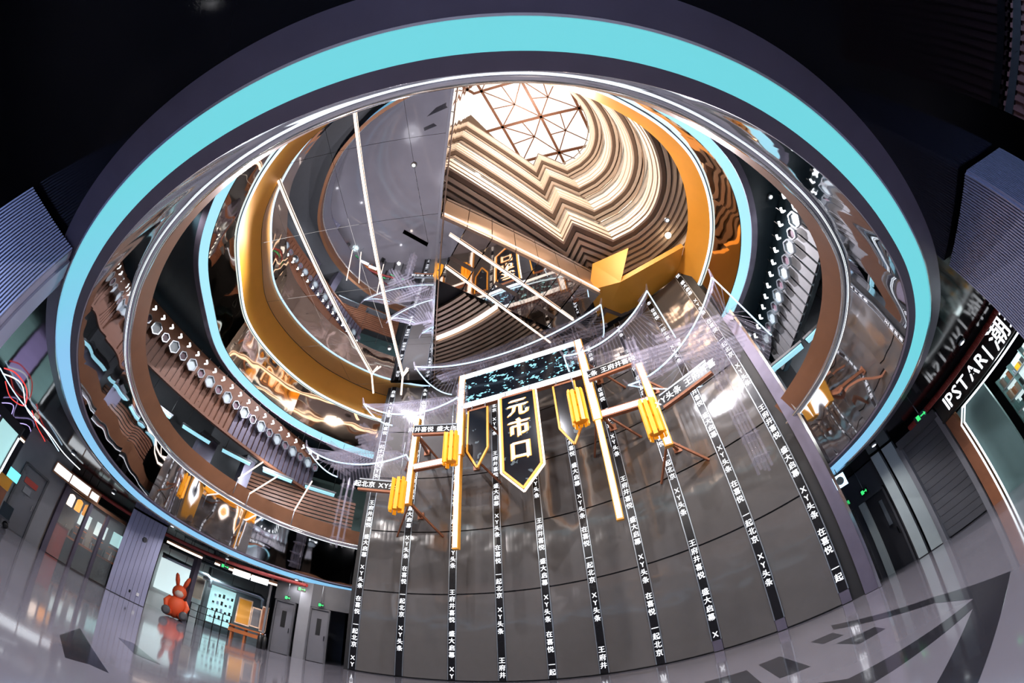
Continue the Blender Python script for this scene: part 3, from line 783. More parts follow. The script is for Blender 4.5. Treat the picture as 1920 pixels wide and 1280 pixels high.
# ------------------------------------------------------------------ hanging banners
def banner(u, hw, ztop, zs, ztip, label, text=None, w=.10, wf=.07):
    t = thing('hanging_banner', label, 'banner', gp(u, w, ztip))
    out = [(-hw, ztop), (-hw, zs), (0, ztip), (hw, zs), (hw, ztop)]
    MB().prism([gp(u+x, w-.04, z) for x, z in out], GW*.06).build('face', 'banner_face', t)
    def frame(off, th, mat, dep):
        o2 = [(-hw-off, ztop), (-hw-off, zs-off*.4), (0, ztip-off*1.4), (hw+off, zs-off*.4), (hw+off, ztop)]
        for (x0, z0), (x1, z1) in zip(o2[:-1], o2[1:]):
            MB().bar(gp(u+x0, w+dep, z0), gp(u+x1, w+dep, z1), th, th, GW).build('frame_bar', mat, t)
    frame(.05, wf, 'neon_orange' if text else 'orange_band', 0)
    if text: frame(.14, .06, 'led_warm', -.02)
    MB().bar(gp(u-hw, w, ztop), gp(u+hw, w, ztop), .08, .08, GW).build('top_bar', 'rust', t)
    for sg in (-1, 1): MB().bar(gp(u+sg*hw*.8, w, ztop), gp(u+sg*hw*.8, w-.1, ztop+.35), .03, .03, GW).build('hanger', 'steel_light', t)
    if text:
        for k, ch in enumerate(text):
            char_obj(ch, gp(u, w+.05, ztop-.62-k*.93), GU, .82, 'gold_text', t, .03)
            char_obj(ch, gp(u, w+.03, ztop-.62-k*.93), GU, .86, 'neon_orange', t, .06, 'character_glow')
banner(-.12, .62, 10.0, 6.85, 6.15, 'pointed banner with three glowing characters in the middle of the gate', '元市口', .14)
banner(-1.78, .36, 9.85, 8.0, 7.3, 'narrow blank pointed banner left of the lettered banner')
banner(1.72, .36, 9.9, 8.0, 7.3, 'narrow blank pointed banner right of the lettered banner')
# ------------------------------------------------------------------ long light tubes under the mirror ceiling
TZ = MZ-.07
for (p, q, fork, lab) in (((497, 275), (697, 702), (700, 737), 'long light tube with forked end, left one under the mirror ceiling'), ((663, 198), (755, 706), (752, 740), 'long light tube with forked end, right one under the mirror ceiling'),
                     ((843, 440), (1075, 600), None, 'upper long light tube above the gate roof'), ((835, 500), (1032, 642), None, 'lower long light tube above the gate roof')):
    a, b = at_height(*p, TZ), at_height(*q, TZ)
    t = thing('light_tube', lab, 'light tube', tuple(b), 'long light tubes under the ceiling')
    MB().tube([a, b], .055, 6).build('tube', 'led_warm', t)
    MB().tube([a+Vector((0, 0, .03)), b+Vector((0, 0, .03))], .04, 5).build('channel', 'steel_light', t)
    for s in (.02, .35, .65, .98):
        m = a.lerp(b, s); MB().tube([m+Vector((0, 0, .05)), (m.x, m.y, MZ+.02)], .008, 4).build('suspension_wire', 'steel_light', t)
    if fork:
        c = b+(b-a).normalized()*.1; f2 = at_height(*fork, TZ-.9)
        MB().tube([b, (f2.x, f2.y, f2.z)], .05, 6).build('fork_stem', 'led_warm', t)
        MB().tube([b, at_height(q[0]+10, q[1]-12, TZ)], .035, 6).build('fork_arm', 'led_warm', t)
# ------------------------------------------------------------------ fluted columns close to the camera
def up(v, z): return Vector((v.x, v.y, z))
def fluted_column(A, du, lu, dv, lv, label, nu, nv):
    A = Vector(A); du = Vector(du).normalized(); dv = Vector(dv).normalized(); h = L1-.04
    t = thing('fluted_column', label, 'column', tuple(A+du*lu/2+dv*lv/2))
    MB().prism([A, A+du*lu, A+du*lu+dv*lv, A+dv*lv], (0, 0, h)).build('core', 'fluted', t)
    mb = MB()
    for k in range(nu):
        c = A+du*(lu*(k+.5)/nu)-dv*.012
        mb.bar(c, up(c, h), .5*lu/nu, .03, dv)
    o = mb.build('fluting', 'fluted', t); o['kind'] = 'stuff'
    mb = MB()
    for k in range(nv):
        c = A+dv*(lv*(k+.5)/nv)-du*.012
        mb.bar(c, up(c, h), .5*lv/nv, .03, du)
    o = mb.build('fluting', 'fluted', t); o['kind'] = 'stuff'
    MB().prism([A-du*.03-dv*.03, A+du*(lu+.03)-dv*.03, A+du*(lu+.03)+dv*(lv+.03), A-du*.03+dv*(lv+.03)], (0, 0, .1)).build('plinth', 'chrome', t)
fluted_column((-4.68, .33, 0), (-.32, -.95, 0), .95, (-.94, .34, 0), .9, 'fluted grey metal column close to the camera on the left', 26, 1)
fluted_column((5.42, -.03, 0), (.50, .866, 0), 1.5, (.866, -.50, 0), 1.1, 'fluted grey metal column close to the camera on the right', 38, 26)
# ------------------------------------------------------------------ floor inlays
for poly in ([(1895, 1070), (1750, 1119), (1558, 1172), (1563, 1180), (1752, 1130), (1825, 1122), (1590, 1272), (1480, 1285), (1485, 1310), (1620, 1290), (1824, 1140), (1745, 1300), (1825, 1300)],
             [(1568, 1206), (1640, 1175), (1660, 1178), (1610, 1207)], [(1520, 1203), (1560, 1186), (1582, 1190), (1543, 1207)], [(1422, 1246), (1462, 1230), (1520, 1249), (1462, 1271)], [(1320, 1278), (1400, 1256), (1440, 1290), (1380, 1310)],
             [(112, 1190), (150, 1177), (204, 1261), (168, 1245), (122, 1232)], [(222, 1195), (250, 1205), (300, 1245), (252, 1225)]):
    pts = [at_height(x, y, .002) for x, y in poly]
    o = MB().prism([(p.x, p.y, .0005) for p in pts], (0, 0, .0015)).build('floor_inlay', 'inlay', flo)
# ------------------------------------------------------------------ ground floor, left side
def wallseg(a, b, z0, z1, th=.12):
    a = Vector(a); b = Vector(b); n = Vector((b.y-a.y, a.x-b.x, 0)).normalized()
    if n.dot(-(a+b)) > 0: n = -n      # thickness goes away from the camera
    return MB().prism([up(a, z0), up(b, z0), up(b, z1), up(a, z1)], n*th)
def facing(a, b):
    n = Vector((b.y-a.y, a.x-b.x, 0)).normalized()
    return n if n.dot(-(a+b)) > 0 else -n
def door(a, b, h, label, mat='grey_door', glass=True, handle_side=1):
    a = Vector(a); b = Vector(b); n = facing(a, b); ux = (b-a).normalized()
    t = thing('door', label, 'door', tuple((a+b)/2))
    leaf = wallseg(a+n*.02, b+n*.02, .02, h, .05).build('leaf', mat, t)
    for p, q in ((up(a, 0), up(a, h+.06)), (up(b, 0), up(b, h+.06))): MB().bar(p+n*.03, q+n*.03, .07, .12, n).build('door_frame', 'grey_dark', t)
    MB().bar(up(a, h+.05)+n*.03, up(b, h+.05)+n*.03, .12, .07).build('door_frame', 'grey_dark', t)
    if glass:
        g0 = a.lerp(b, .38)+n*.028; g1 = a.lerp(b, .62)+n*.028
        wallseg(g0, g1, h*.52, h*.84, .02).build('window_pane', 'black', t)
    c = a.lerp(b, .86 if handle_side > 0 else .14)+n*.06
    MB().bar(up(c, .95), up(c, 1.15), .03, .04, n).build('handle', 'chrome', t)
    return t
def exit_sign(c, ux, label, w=.36):
    t = thing('exit_sign', label, 'sign', tuple(c)); c = Vector(c); ux = Vector(ux).normalized(); n = Vector((-ux.y, ux.x, 0))
    if n.dot(-c) < 0: n = -n
    MB().box(c, (w, .05, .18), ux, n).build('sign_box', 'black', t)
    MB().box(c+n*.03+ux*(-w*.2), (.10, .01, .12), ux, n).build('running_figure_field', 'exit_green', t)
    MB().bar(c+n*.03+ux*.0, c+n*.03+ux*(w*.38), .015, .03).build('arrow_shaft', 'exit_green', t)
    MB().prism([c+n*.028+ux*(w*.33)+Vector((0, 0, .055)), c+n*.028+ux*(w*.33)-Vector((0, 0, .055)), c+n*.028+ux*(w*.46)], n*.01).build('arrow_head', 'exit_green', t)
    MB().tube([c+Vector((0, 0, .09)), up(c, L1)], .012, 5).build('hanger', 'steel_light', t)
wl = struct('wall_shops_left', label='ground floor wall behind the shops on the left')
pA, pB = polar(-78, 15.5), polar(-67.2, 16.2)
wallseg(pA.lerp(pB, .35), pB, 0, L1).build('wall_segment', 'grey_wall', wl)
bkA, bkB, bkC = polar(-84, 22), polar(-56, 22.3), polar(-26, 22.5)
wallseg(bkA, bkB, 0, L1).build('wall_segment', 'grey_dark', wl)
wallseg(bkB, bkC, 0, L1).build('wall_segment', 'grey_wall', wl)
d0 = pA.lerp(pB, .48); d1 = pA.lerp(pB, .80)
dt = door(d0, d1, 2.15, 'grey flush door with a red sign on the far left', 'grey_door', False)
n = facing(pA, pB)
s_ = thing('door_sign', 'small dark red sign on the far left grey door', 'sign', tuple(up(d0.lerp(d1, .5)+n*.05, 1.7)))
wallseg(d0.lerp(d1, .2)+n*.05, d0.lerp(d1, .75)+n*.05, 1.62, 1.82, .02).build('sign_plate', 'red_paint', s_)
wallseg(d0.lerp(d1, .3)+n*.05, d0.lerp(d1, .6)+n*.05, 1.32, 1.54, .02).build('notice_plate', 'grey_wall', s_)
# far left glowing shop front with trolley
sA, sB = polar(-88, 15.0), polar(-75.2, 15.6)
sf = thing('lit_shop_front', 'pale blue lit shop front at the left edge', 'shop front', tuple((sA+sB)/2))
for k in range(4):
    a = sA.lerp(sB, k/4+.01); b = sA.lerp(sB, (k+1)/4-.01)
    wallseg(a, b, .9, 2.7, .05).build('lit_panel', 'shop_screen' if k % 2 else 'neon_violet', sf)
for k in range(5): MB().bar(up(sA.lerp(sB, k/4), 0), up(sA.lerp(sB, k/4), 3.0), .1, .12).build('mullion', 'grey_dark', sf)
MB().bar(up(sA, 2.85), up(sB, 2.85), .15, .3).build('header', 'black_matt', sf); wallseg(sA, sB, 0, .85, .1).build('sill_wall', 'grey_dark', sf)
MB().bar(up(sB, .6)+facing(sA, sB)*.15, up(sB, 2.6)+facing(sA, sB)*.15, .06, .06).build('light_stick', 'led_white', sf)
tr = thing('trolley', 'loaded cart with ochre and teal boxes on wheels at the left edge', 'cart', tuple(polar(-73.5, 14.6)))
c = polar(-73.5, 14.6); ux = Vector((.28, .96, 0)); uy = Vector((-.96, .28, 0))
MB().box(up(c, .25), (1.0, .6, .06), ux, uy).build('platform', 'grey_dark', tr)
MB().box(up(c, .62)-ux*.2, (.5, .5, .68), ux, uy).build('crate', 'rust', tr)
MB().box(up(c, .48)+ux*.28, (.38, .5, .4), ux, uy).build('bin', 'dark_teal', tr)
MB().box(up(c, 1.15)-ux*.15, (.45, .4, .36), ux, uy).build('box', 'lantern_orange', tr)
MB().box(up(c, 1.50)+ux*.02, (.4, .36, .3), ux, uy).build('box', 'glow_teal', tr)  # this box gives off its own teal glow
for sx, sy in ((-1, -1), (-1, 1), (1, -1), (1, 1)): MB().lathe(up(c, .1)+ux*.42*sx+uy*(.24*sy-.02), [(.03, 0), (.1, 0), (.1, .05), (.03, .05)], 10, uy).build('wheel', 'black', tr)
# bar with glass front
q0, q1, q2, q3 = polar(-66.6, 16.6), polar(-63.0, 16.8), polar(-60.4, 17.0), polar(-57.9, 17.1)
bar_t = thing('glazed_bar', 'glazed dark framed bar front lit inside', 'shop front', tuple((q0+q3)/2))
for k, q in enumerate((q0, q1, q2)): MB().bar(up(q, 0), up(q, 2.65), .22 if k == 0 else .14, .14, (1, 0, 0)).build('frame_post', 'brushed_violet', bar_t)
MB().bar(up(q0, 2.62), up(q3, 2.62), .14, .12).build('frame_head', 'copper_band', bar_t)
for a, b in ((q0, q1), (q1, q2), (q2, q3)): wallseg(a, b, .05, 2.55, .02).build('pane', 'glass', bar_t)
ct = thing('bar_counter', 'long dark bar counter with lit wooden edge behind the glass front', 'counter', tuple((q0+q3)/2*1.12))
a, b = polar(-66.2, 18.4), polar(-57, 18.8)
wallseg(a, b, 0, .95, .5).build('counter_body', 'black_matt', ct); wallseg(a*.995, b*.995, .95, 1.03, .6).build('counter_top', 'bench_wood', ct)
rp = thing('red_panel', 'dark red upright panel inside the bar window', 'panel', tuple(polar(-65.6, 17.2)))
wallseg(polar(-66.3, 17.2), polar(-64.4, 17.3), 0.02, 1.2, .08).build('board', 'red_paint', rp); MB().bar(up(polar(-66.3, 17.2), 1.22), up(polar(-64.4, 17.3), 1.22), .1, .05).build('cap_rail', 'copper_band', rp)
bwl = thing('bar_shelving', 'pale back wall shelving behind the bar counter', 'shelf', tuple(polar(-62, 20.6)))
wallseg(polar(-67.5, 20.4), polar(-56.5, 21), 0, 2.9, .1).build('back_panel', 'grey_wall', bwl)
for k in range(3):
    a = polar(-63.8+k*2.4, 20.3); b = polar(-62.2+k*2.4, 20.35)
    wallseg(a, b, 1.75, 2.35, .05).build('lit_menu', 'shop_white' if k < 2 else 'shop_screen', bwl)
    for z in (1.3, 1.6): MB().bar(up(a, z), up(b, z), .25, .03).build('shelf_board', 'bench_wood', bwl)
for k in range(9):
    p = polar(-65+k*.95, 18.5); p = up(p, 1.03); col = ['chrome', 'black', 'teal_wall', 'white'][k % 4]
    o = MB().lathe(p, [(.05, 0), (.055, .02), (.05, .2+.03*(k % 3)), (.02, .3), (.02, .36)], 8).build('bottle', col)
    tag(o, '%s bottle, %s from the left on the bar counter' % ({'chrome': 'silver', 'black': 'black', 'teal_wall': 'teal', 'white': 'white'}[col], ['first', 'second', 'third', 'fourth', 'fifth', 'sixth', 'seventh', 'eighth', 'ninth'][k]), 'bottle', 'bottles on the bar counter')
for k in range(3):
    p = up(polar(-65.6+k*1.15, 17.9), 2.05)
    t = thing('pendant_lamp', ['cream', 'orange', 'amber'][k]+' cylinder pendant lamp inside the bar window', 'lamp', tuple(p), 'pendant lamps in the bar')
    MB().lathe(p, [(.13, 0), (.14, .02), (.14, .42), (.05, .48)], 10).build('shade', ['led_warm', 'neon_orange', 'lantern_glow'][k], t)
    MB().tube([p+Vector((0, 0, .45)), up(p, L1)], .015, 5).build('cord', 'black', t)
lamp('bar_light', up(polar(-62, 19.2), 2.8), 160, (1, .78, .55), .2, 'SPOT', 125, polar(-62, 19.4))
lb = thing('lightbox_sign', 'white light boxes in a row over the far left door', 'light box', tuple(up(polar(-67, 15.8), 2.75)))
for a0_, a1_ in ((-69.2, -66.9), (-66.7, -63.9)): wallseg(polar(a0_, 15.8), polar(a1_, 15.9), 2.62, 2.92, .08).build('lit_face', 'led_white', lb)
wallseg(polar(-63.6, 15.9), polar(-62.5, 15.95), 2.62, 2.86, .08).build('lit_face', 'led_text', lb)
wallseg(polar(-69.4, 15.9), polar(-62.3, 16.05), 2.56, 2.98, .06).build('backing', 'copper_band', lb)
# grey panel clad pier
g0, g1 = polar(-57.7, 16.6), polar(-52.5, 16.6); gn = facing(g0, g1)
pier = thing('clad_pier', 'broad blue grey boarded pier between bar and open shop', 'pier', tuple((g0+g1)/2))
for k in range(8): wallseg(g0.lerp(g1, k/8+.004), g0.lerp(g1, (k+1)/8-.004), 0.02, L1-.02, .06).build('board', 'fluted', pier)
wallseg(g0-gn*.07, g1-gn*.07, 0, L1-.02, .7).build('core', 'grey_dark', pier)
wallseg(g0.lerp(g1, .55)+gn*.02, g0.lerp(g1, .60)+gn*.02, .3, .4, .02).build('socket', 'black', pier); wallseg(g0.lerp(g1, .75)+gn*.02, g0.lerp(g1, .82)+gn*.02, .3, .42, .02).build('socket', 'white', pier)
MB().lathe(up(g0.lerp(g1, .55), 2.4)+gn*.01, [(.10, 0), (.10, .02), (.06, .02)], 14, gn).build('emblem', 'grey_dark', pier)
# open shop
os2 = struct('wall_open_shop', label='pale walls of the open shop on the left')
wallseg(polar(-52.4, 21), polar(-45.5, 21.5), 0, 3.1, .1).build('wall_segment', 'white', os2)
wallseg(polar(-45.2, 21.4), polar(-36.2, 21.0), 0, 3.1, .1).build('wall_segment', 'grey_wall', os2)
wallseg(polar(-36.6, 18.0), polar(-36.3, 21), 0, L1, .1).build('wall_segment', 'grey_wall', os2)
lp = thing('lit_wall_panel', 'big white glowing panel behind the seated rabbit figure', 'light panel', tuple(polar(-49.5, 20.9)))
wallseg(polar(-52.0, 20.8), polar(-47.0, 21.2), .9, 2.6, .04).build('lit_face', 'shop_white', lp); MB().bar(up(polar(-52, 20.75), 2.63), up(polar(-47, 21.15), 2.63), .1, .08).build('top_frame', 'black_matt', lp)
sc2 = thing('lit_display', 'rounded pale turquoise lit display wall with small dark exhibits', 'display', tuple(polar(-43, 20.5)))
wallseg(polar(-44.6, 20.6), polar(-41.2, 20.5), .35, 2.15, .05).build('lit_face', 'shop_screen', sc2)
for r in range(4):
    for k in range(5):
        az = -44.1+k*.58+.1*(r % 2); wallseg(polar(az, 20.5), polar(az+.3, 20.5), .6+r*.36, .6+r*.36+.1+.05*(k % 3), .04).build('exhibit', 'black' if (k+r) % 3 else 'steel_light', sc2)
def poster(az, d, w, z0, z1, mat, label, lean=.0):
    a, b = polar(az-w/2, d), polar(az+w/2, d); n = facing(a, b)
    t = thing('poster_panel', label, 'poster', tuple(up((a+b)/2, z0)))
    MB().prism([up(a, z0), up(b, z0), up(b, z1)-n*lean, up(a, z1)-n*lean], -n*.05).build('board', 'tan_metal', t)
    a2, b2 = a.lerp(b, .08)+n*.005, a.lerp(b, .92)+n*.005
    MB().prism([up(a2, z0+.06), up(b2, z0+.06), up(b2, z1-.06)-n*lean*.95, up(a2, z1-.06)-n*lean*.95], n*.004).build('print', mat, t)
poster(-46.2, 20.6, 1.3, 1.2, 2.3, 'beige_dark', 'tall narrow picture on the wall right of the rabbit figure')
poster(-39.7, 18.6, 2.0, .75, 1.95, 'lantern_orange', 'leaning display board with an orange picture above the bench', .3)
poster(-38.0, 18.5, 1.3, .8, 1.7, 'grey_wall', 'small leaning display board with a grey picture above the bench', .2)
poster(-36.9, 18.3, .9, .7, 1.85, 'bench_wood', 'right-hand leaning display board above the bench', .2)
bn = thing('bench', 'long reddish wooden bench in the open shop', 'bench', tuple(polar(-38.5, 18.2)))
a, b = polar(-41.3, 18.4), polar(-36.6, 18.0)
for k in range(3): MB().bar(up(a*(1+.012*k), .62), up(b*(1+.012*k), .62), .17, .06).build('seat_plank', 'bench_wood', bn)
MB().bar(up(a, .42), up(b, .42), .06, .16).build('apron', 'bench_wood', bn)
for t_ in (.12, .5, .9): MB().bar(up(a.lerp(b, t_)*1.01, 0), up(a.lerp(b, t_)*1.01, .6), .3, .08, (a-b)).build('leg', 'bench_wood', bn)
st = thing('slim_pillar', 'slim dark steel pillar beside the rabbit figure', 'pillar', tuple(polar(-47.3, 18.6)))
p = polar(-47.3, 18.6); MB().bar(p, up(p, 3.0), .24, .24, (1, 0, 0)).build('shaft', 'brushed_violet', st); MB().box(up(p, 3.05), (.4, .4, .1)).build('cap', 'grey_dark', st)
rl = thing('railing', 'thin black railing between the pillar and the bench', 'railing', tuple(polar(-44, 18.6)))
a, b = polar(-46.7, 18.5), polar(-41.2, 18.5)
for z in (.35, .65, .95): MB().bar(up(a, z), up(b, z), .03, .03).build('rail', 'black', rl)
for k in range(6): p = a.lerp(b, k/5); MB().bar(p, up(p, .97), .035, .035, (1, 0, 0)).build('baluster', 'black', rl)
# seated figure in an orange rabbit suit
rc = polar(-48.5, 18.4); fw = (-rc).normalized(); sd = Vector((-fw.y, fw.x, 0))
rb = thing('rabbit_figure', 'large seated statue in an orange rabbit hood and suit', 'statue', tuple(rc))
def blob(c, s, name, mat, par=rb, n=12):
    m = MB(); c = Vector(c); pr = []
    k = 8
    base = 0
    for i in range(k+1):
        a = math.pi*i/k
        for j in range(n):
            b_ = 2*math.pi*j/n
            v = sd*(s[0]*math.sin(a)*math.cos(b_))+fw*(s[1]*math.sin(a)*math.sin(b_))+Vector((0, 0, s[2]*math.cos(a)))
            m.v.append(tuple(c+v))
    for i in range(k):
        for j in range(n): m.f.append((i*n+j, i*n+(j+1) % n, (i+1)*n+(j+1) % n, (i+1)*n+j))
    m.smooth = True
    return m.build(name, mat, par)
blob(up(rc, .62), (.52, .45, .62), 'body', 'toy_orange')
hd = blob(up(rc, 1.42), (.40, .38, .40), 'hood', 'toy_orange')
blob(up(rc, 1.36)+fw*.20, (.27, .22, .22), 'face', 'toy_face', hd)
for sg in (-1, 1):
    e0 = up(rc, 1.74)+sd*.17*sg
    MB().tube([e0, e0+sd*.08*sg+Vector((0, 0, .28)), e0+sd*.16*sg+Vector((0, 0, .55)), e0+sd*.2*sg+Vector((0, 0, .64))], [.09, .13, .10, .03], 8).build('ear', 'toy_orange', hd)
    MB().tube([up(rc, 1.02)+sd*.38*sg, up(rc, .75)+sd*.58*sg+fw*.15, up(rc, .45)+sd*.5*sg+fw*.4], [.14, .15, .11], 8).build('arm', 'toy_orange', rb)
    lg = MB().tube([up(rc, .24)+sd*.25*sg, up(rc, .24)+sd*.38*sg+fw*.5, up(rc, .24)+sd*.45*sg+fw*.9], [.22, .2, .18], 8).build('leg', 'toy_orange', rb)
    m = MB().lathe(up(rc, .30)+sd*.46*sg+fw*.9, [(.05, 0), (.22, .02), (.24, .1), (.12, .14)], 12, fw+Vector((0, 0, .12))); m.build('sole', 'grey_dark', lg)
for ch_ in rb.children_recursive:
    for v_ in ch_.data.vertices: v_.co = rc+(v_.co-rc)*.80
# pipes under the shop ceiling
for k, (az0, az1, d, z, r) in enumerate(((-52, -45.5, 20, 2.45, .09), (-46, -38, 20.2, 2.35, .13), (-51.5, -38, 19.2, 2.9, .07), (-50, -37, 18.7, 3.05, .06))):
    o = thing('ceiling_pipe', ['thin grey pipe behind the rabbit figure', 'thick grey duct above the lit display', 'dark upper pipe in the open shop', 'dark pipe near the front of the open shop'][k], 'pipe', tuple(up(polar((az0+az1)/2, d), z)))
    pts = [up(polar(az0+(az1-az0)*i/8, d), z) for i in range(9)]; pts += [up(polar(az1+.6, d), z-.1), up(polar(az1+.7, d), z-.5)] if k < 2 else []
    MB().tube(pts, r, 8).build('pipe_run', 'steel_light' if k < 2 else 'dark_teal', o)
    for i in (1, 4, 7): MB().tube([pts[i], up(pts[i], L1)], .015, 4).build('pipe_hanger', 'black', o)
lamp('open_shop_light', up(polar(-45, 19.6), 2.8), 330, (.78, .97, 1.0), .3, 'SPOT', 140, up(polar(-45, 20.3), 0))
# red ribbed hose, copper light bars and light boxes along the shop heads
hs = thing('ribbed_hose', 'red ribbed hose running along the shop heads on the left', 'hose', tuple(up(polar(-44, 17), 3.1)))
pts = [up(polar(-72+40*i/60, 16.4+.6*math.sin(math.pi*i/60)), 3.06) for i in range(61)]
MB().tube(pts, .07, 8).build('hose', 'red_hose', hs)
mb = MB()
for i in range(220):
    t_ = i/219*60; k = min(59, int(t_)); p = Vector(pts[k]).lerp(Vector(pts[k+1]), t_-k); q = Vector(pts[k]).lerp(Vector(pts[k+1]), min(1, t_-k+.12))
    mb.tube([p, p.lerp(q, .8)], .088, 6)
o = mb.build('ribs', 'red_paint', hs); o['kind'] = 'stuff'
for k, (a0_, a1_, lab) in enumerate(((-52, -46.8, 'copper framed light bar over the rabbit figure'), (-45, -36, 'long copper framed light bar over the open shop'), (-75, -69.6, 'copper framed light bar at the far left'))):
    t = thing('light_bar', lab, 'light bar', tuple(up(polar(a0_, 16.9), 2.8)), 'copper light bars over the shops')
    pts2 = [up(polar(a0_+(a1_-a0_)*i/6, 16.9), 2.80) for i in range(7)]
    MB().tube(pts2, .05, 6).build('lit_tube', 'led_warm', t); MB().tube([p_+Vector((0, 0, .08)) for p_ in pts2], .06, 6).build('housing', 'copper_band', t)
t = thing('lightbox_sign', 'white light box hanging over the open shop', 'light box', tuple(up(polar(-40, 16.6), 2.8)))
for a0_, a1_ in ((-42.3, -39.9), (-39.7, -37.3)): wallseg(polar(a0_, 16.6), polar(a1_, 16.5), 2.62, 2.86, .08).build('lit_face', 'led_white', t)
exit_sign(up(polar(-43.6, 16.5), 2.78), (.7, .7, 0), 'green exit sign hanging over the open shop')
exit_sign(up(polar(-32.6, 16.4), 2.85), (.8, .6, 0), 'green exit sign hanging near the panelled wall')
# two grey service doors next to the wall
wd_ = struct('wall_service', label='grey service wall with doors')
e0, e1, e2, e3, e4 = polar(-36.0, 17.6), polar(-32.6, 17.2), polar(-31.0, 17.0), polar(-28.9, 16.9), polar(-25, 16.6)
wallseg(e1, e2, 0, L1, .2).build('wall_segment', 'grey_wall', wd_); wallseg(e0, e1, 2.3, L1, .2).build('wall_segment', 'grey_dark', wd_); wallseg(e2, e4, 2.3, L1, .2).build('wall_segment', 'grey_dark', wd_)
door(polar(-35.6, 17.5), polar(-33.0, 17.2), 2.2, 'grey service door with a narrow window beside the bench')
door(polar(-30.8, 17.0), polar(-28.2, 16.8), 2.2, 'grey service door half hidden by the panelled wall')
exit_sign(up(polar(-34.3, 17.2), 2.42), (.75, .6, 0), 'small green exit sign above the left service door', .24)
exit_sign(up(polar(-29.6, 16.7), 2.42), (.8, .5, 0), 'small green exit sign above the right service door', .24)
for k in range(2):
    p = polar(-37.0+k*.6, 17.3)
    t = thing('fire_extinguisher', ['left', 'right'][k]+' black cylinder of the pair standing beside the service door', 'extinguisher', tuple(p), 'cylinders by the service door')
    MB().lathe(p, [(.09, 0), (.1, .02), (.1, .5), (.04, .58)], 10).build('cylinder', 'black', t); MB().lathe(up(p, .57), [(.03, 0), (.04, .05), (.02, .1)], 8).build('valve', 'chrome', t)
lamp('service_light', up(polar(-32, 15.2), 3.0), 40, (1, .85, .72), .1)
# neon scribble on the ceiling at the left edge
ns_ = thing('neon_scribble', 'red, white and violet neon loops on the black ceiling at the left', 'neon light', tuple(up(polar(-75, 13), L1-.05)))
for k, (mat, pts2) in enumerate((('neon_red', [(8, 690), (30, 700), (50, 730), (45, 760), (20, 745), (10, 715)]), ('led_white', [(5, 700), (40, 720), (52, 770), (90, 810), (120, 850), (150, 880)]), ('neon_violet', [(0, 755), (25, 760), (20, 790), (55, 800), (60, 840), (100, 860)]), ('neon_red', [(60, 770), (70, 800), (85, 830), (75, 840)]), ('led_ice', [(0, 690), (30, 740), (80, 800), (110, 845)]))):
    cv = catmull([at_height(x, y, L1-.10) for x, y in pts2], 6, False); MB().tube(cv, .018, 5).build('neon_tube', mat, ns_)
# ------------------------------------------------------------------ ground floor, right side
wr = struct('wall_lobby_right', label='dark lobby wall at the right of the panelled wall')
r0, r1 = polar(42, 14.0), polar(53.0, 12.6)
wallseg(r0, r1, 0, L1, .15).build('wall_segment', 'grey_dark', wr)
m0, m1 = r0.lerp(r1, .30), r0.lerp(r1, .52)
door(m0, m1, 2.2, 'plain grey lobby door with a dark notice', 'grey_door', False); 
m2, m3 = r0.lerp(r1, .66), r0.lerp(r1, .95)
dd = door(m2, m3, 2.35, 'dark open lobby doorway with a pale frame', 'black_matt', False); nn_ = facing(m2, m3)
MB().bar(m2+nn_*.1, up(m2, 2.35)+nn_*.1, .22, .1, nn_).build('pale_jamb', 'pale_stone', dd); MB().bar(up(m3.lerp(m2, .3), 1.3)+nn_*.08, up(m3.lerp(m2, .3), 2.1)+nn_*.08, .12, .03, nn_).build('glass_slot', 'steel_light', dd)
t = thing('notice', 'small dark notice with a red line on the lobby door', 'notice', tuple(up(m0.lerp(m1, .4), 1.45)+nn_*.06)); wallseg(m0.lerp(m1, .3)+nn_*.05, m0.lerp(m1, .62)+nn_*.05, 1.5, 1.7, .02).build('plate', 'black', t); wallseg(m0.lerp(m1, .38)+nn_*.056, m0.lerp(m1, .56)+nn_*.056, 1.6, 1.63, .01).build('red_line', 'red_paint', t)
exit_sign(up(m2.lerp(m3, .3)+nn_*.1, 2.62), m3-m2, 'green exit sign above the lobby doorway', .26)
t = thing('surveillance_sign', 'small blue and white hanging sign at the ring end on the right', 'sign', tuple(up(polar(46, 10.6), 2.95)))
c = up(polar(47.5, 10.8), 2.95); MB().box(c, (.34, .05, .34), (.7, -.7, 0), (.7, .7, 0)).build('sign_box', 'led_ice', t); MB().lathe(c-Vector((.7, .7, 0))*.03, [(.11, 0), (.11, .02)], 12, (-.7, -.7, 0)).build('symbol', 'dark_teal', t); MB().tube([c+Vector((0, 0, .17)), up(c, L1)], .012, 5).build('hanger', 'black', t)
for k, (az, w) in enumerate(((53.4, 1.35), (55.4, 1.7))):
    t = thing('stone_pilaster', ['left', 'right'][k]+' pale stone pilaster strip beside the dark shutter', 'pilaster', tuple(polar(az, 12.2)))
    a, b = polar(az-w/2, 12.2), polar(az+w/2, 12.2); wallseg(a, b, .02, L1-.02, .25).build('slab', 'pale_stone', t); wallseg(b, polar(az+w/2+.22, 12.2), .02, L1-.02, .28).build('shadow_gap', 'black', t)
sh0, sh1 = polar(56.8, 12.2), polar(63.4, 12.0)
t = thing('roller_shutter', 'large dark closed shutter between pilasters and toy shop', 'shutter', tuple((sh0+sh1)/2))
for k in range(14): wallseg(sh0, sh1, .04+k*.205, .04+k*.205+.195, .06).build('slat', 'grey_dark', t)
for p in (sh0, sh1): MB().bar(p, up(p, 3.0), .16, .2, (1, 0, 0)).build('guide', 'grey_wall', t)
MB().bar(up(sh0, 3.0), up(sh1, 3.0), .25, .25).build('shutter_box', 'grey_dark', t)
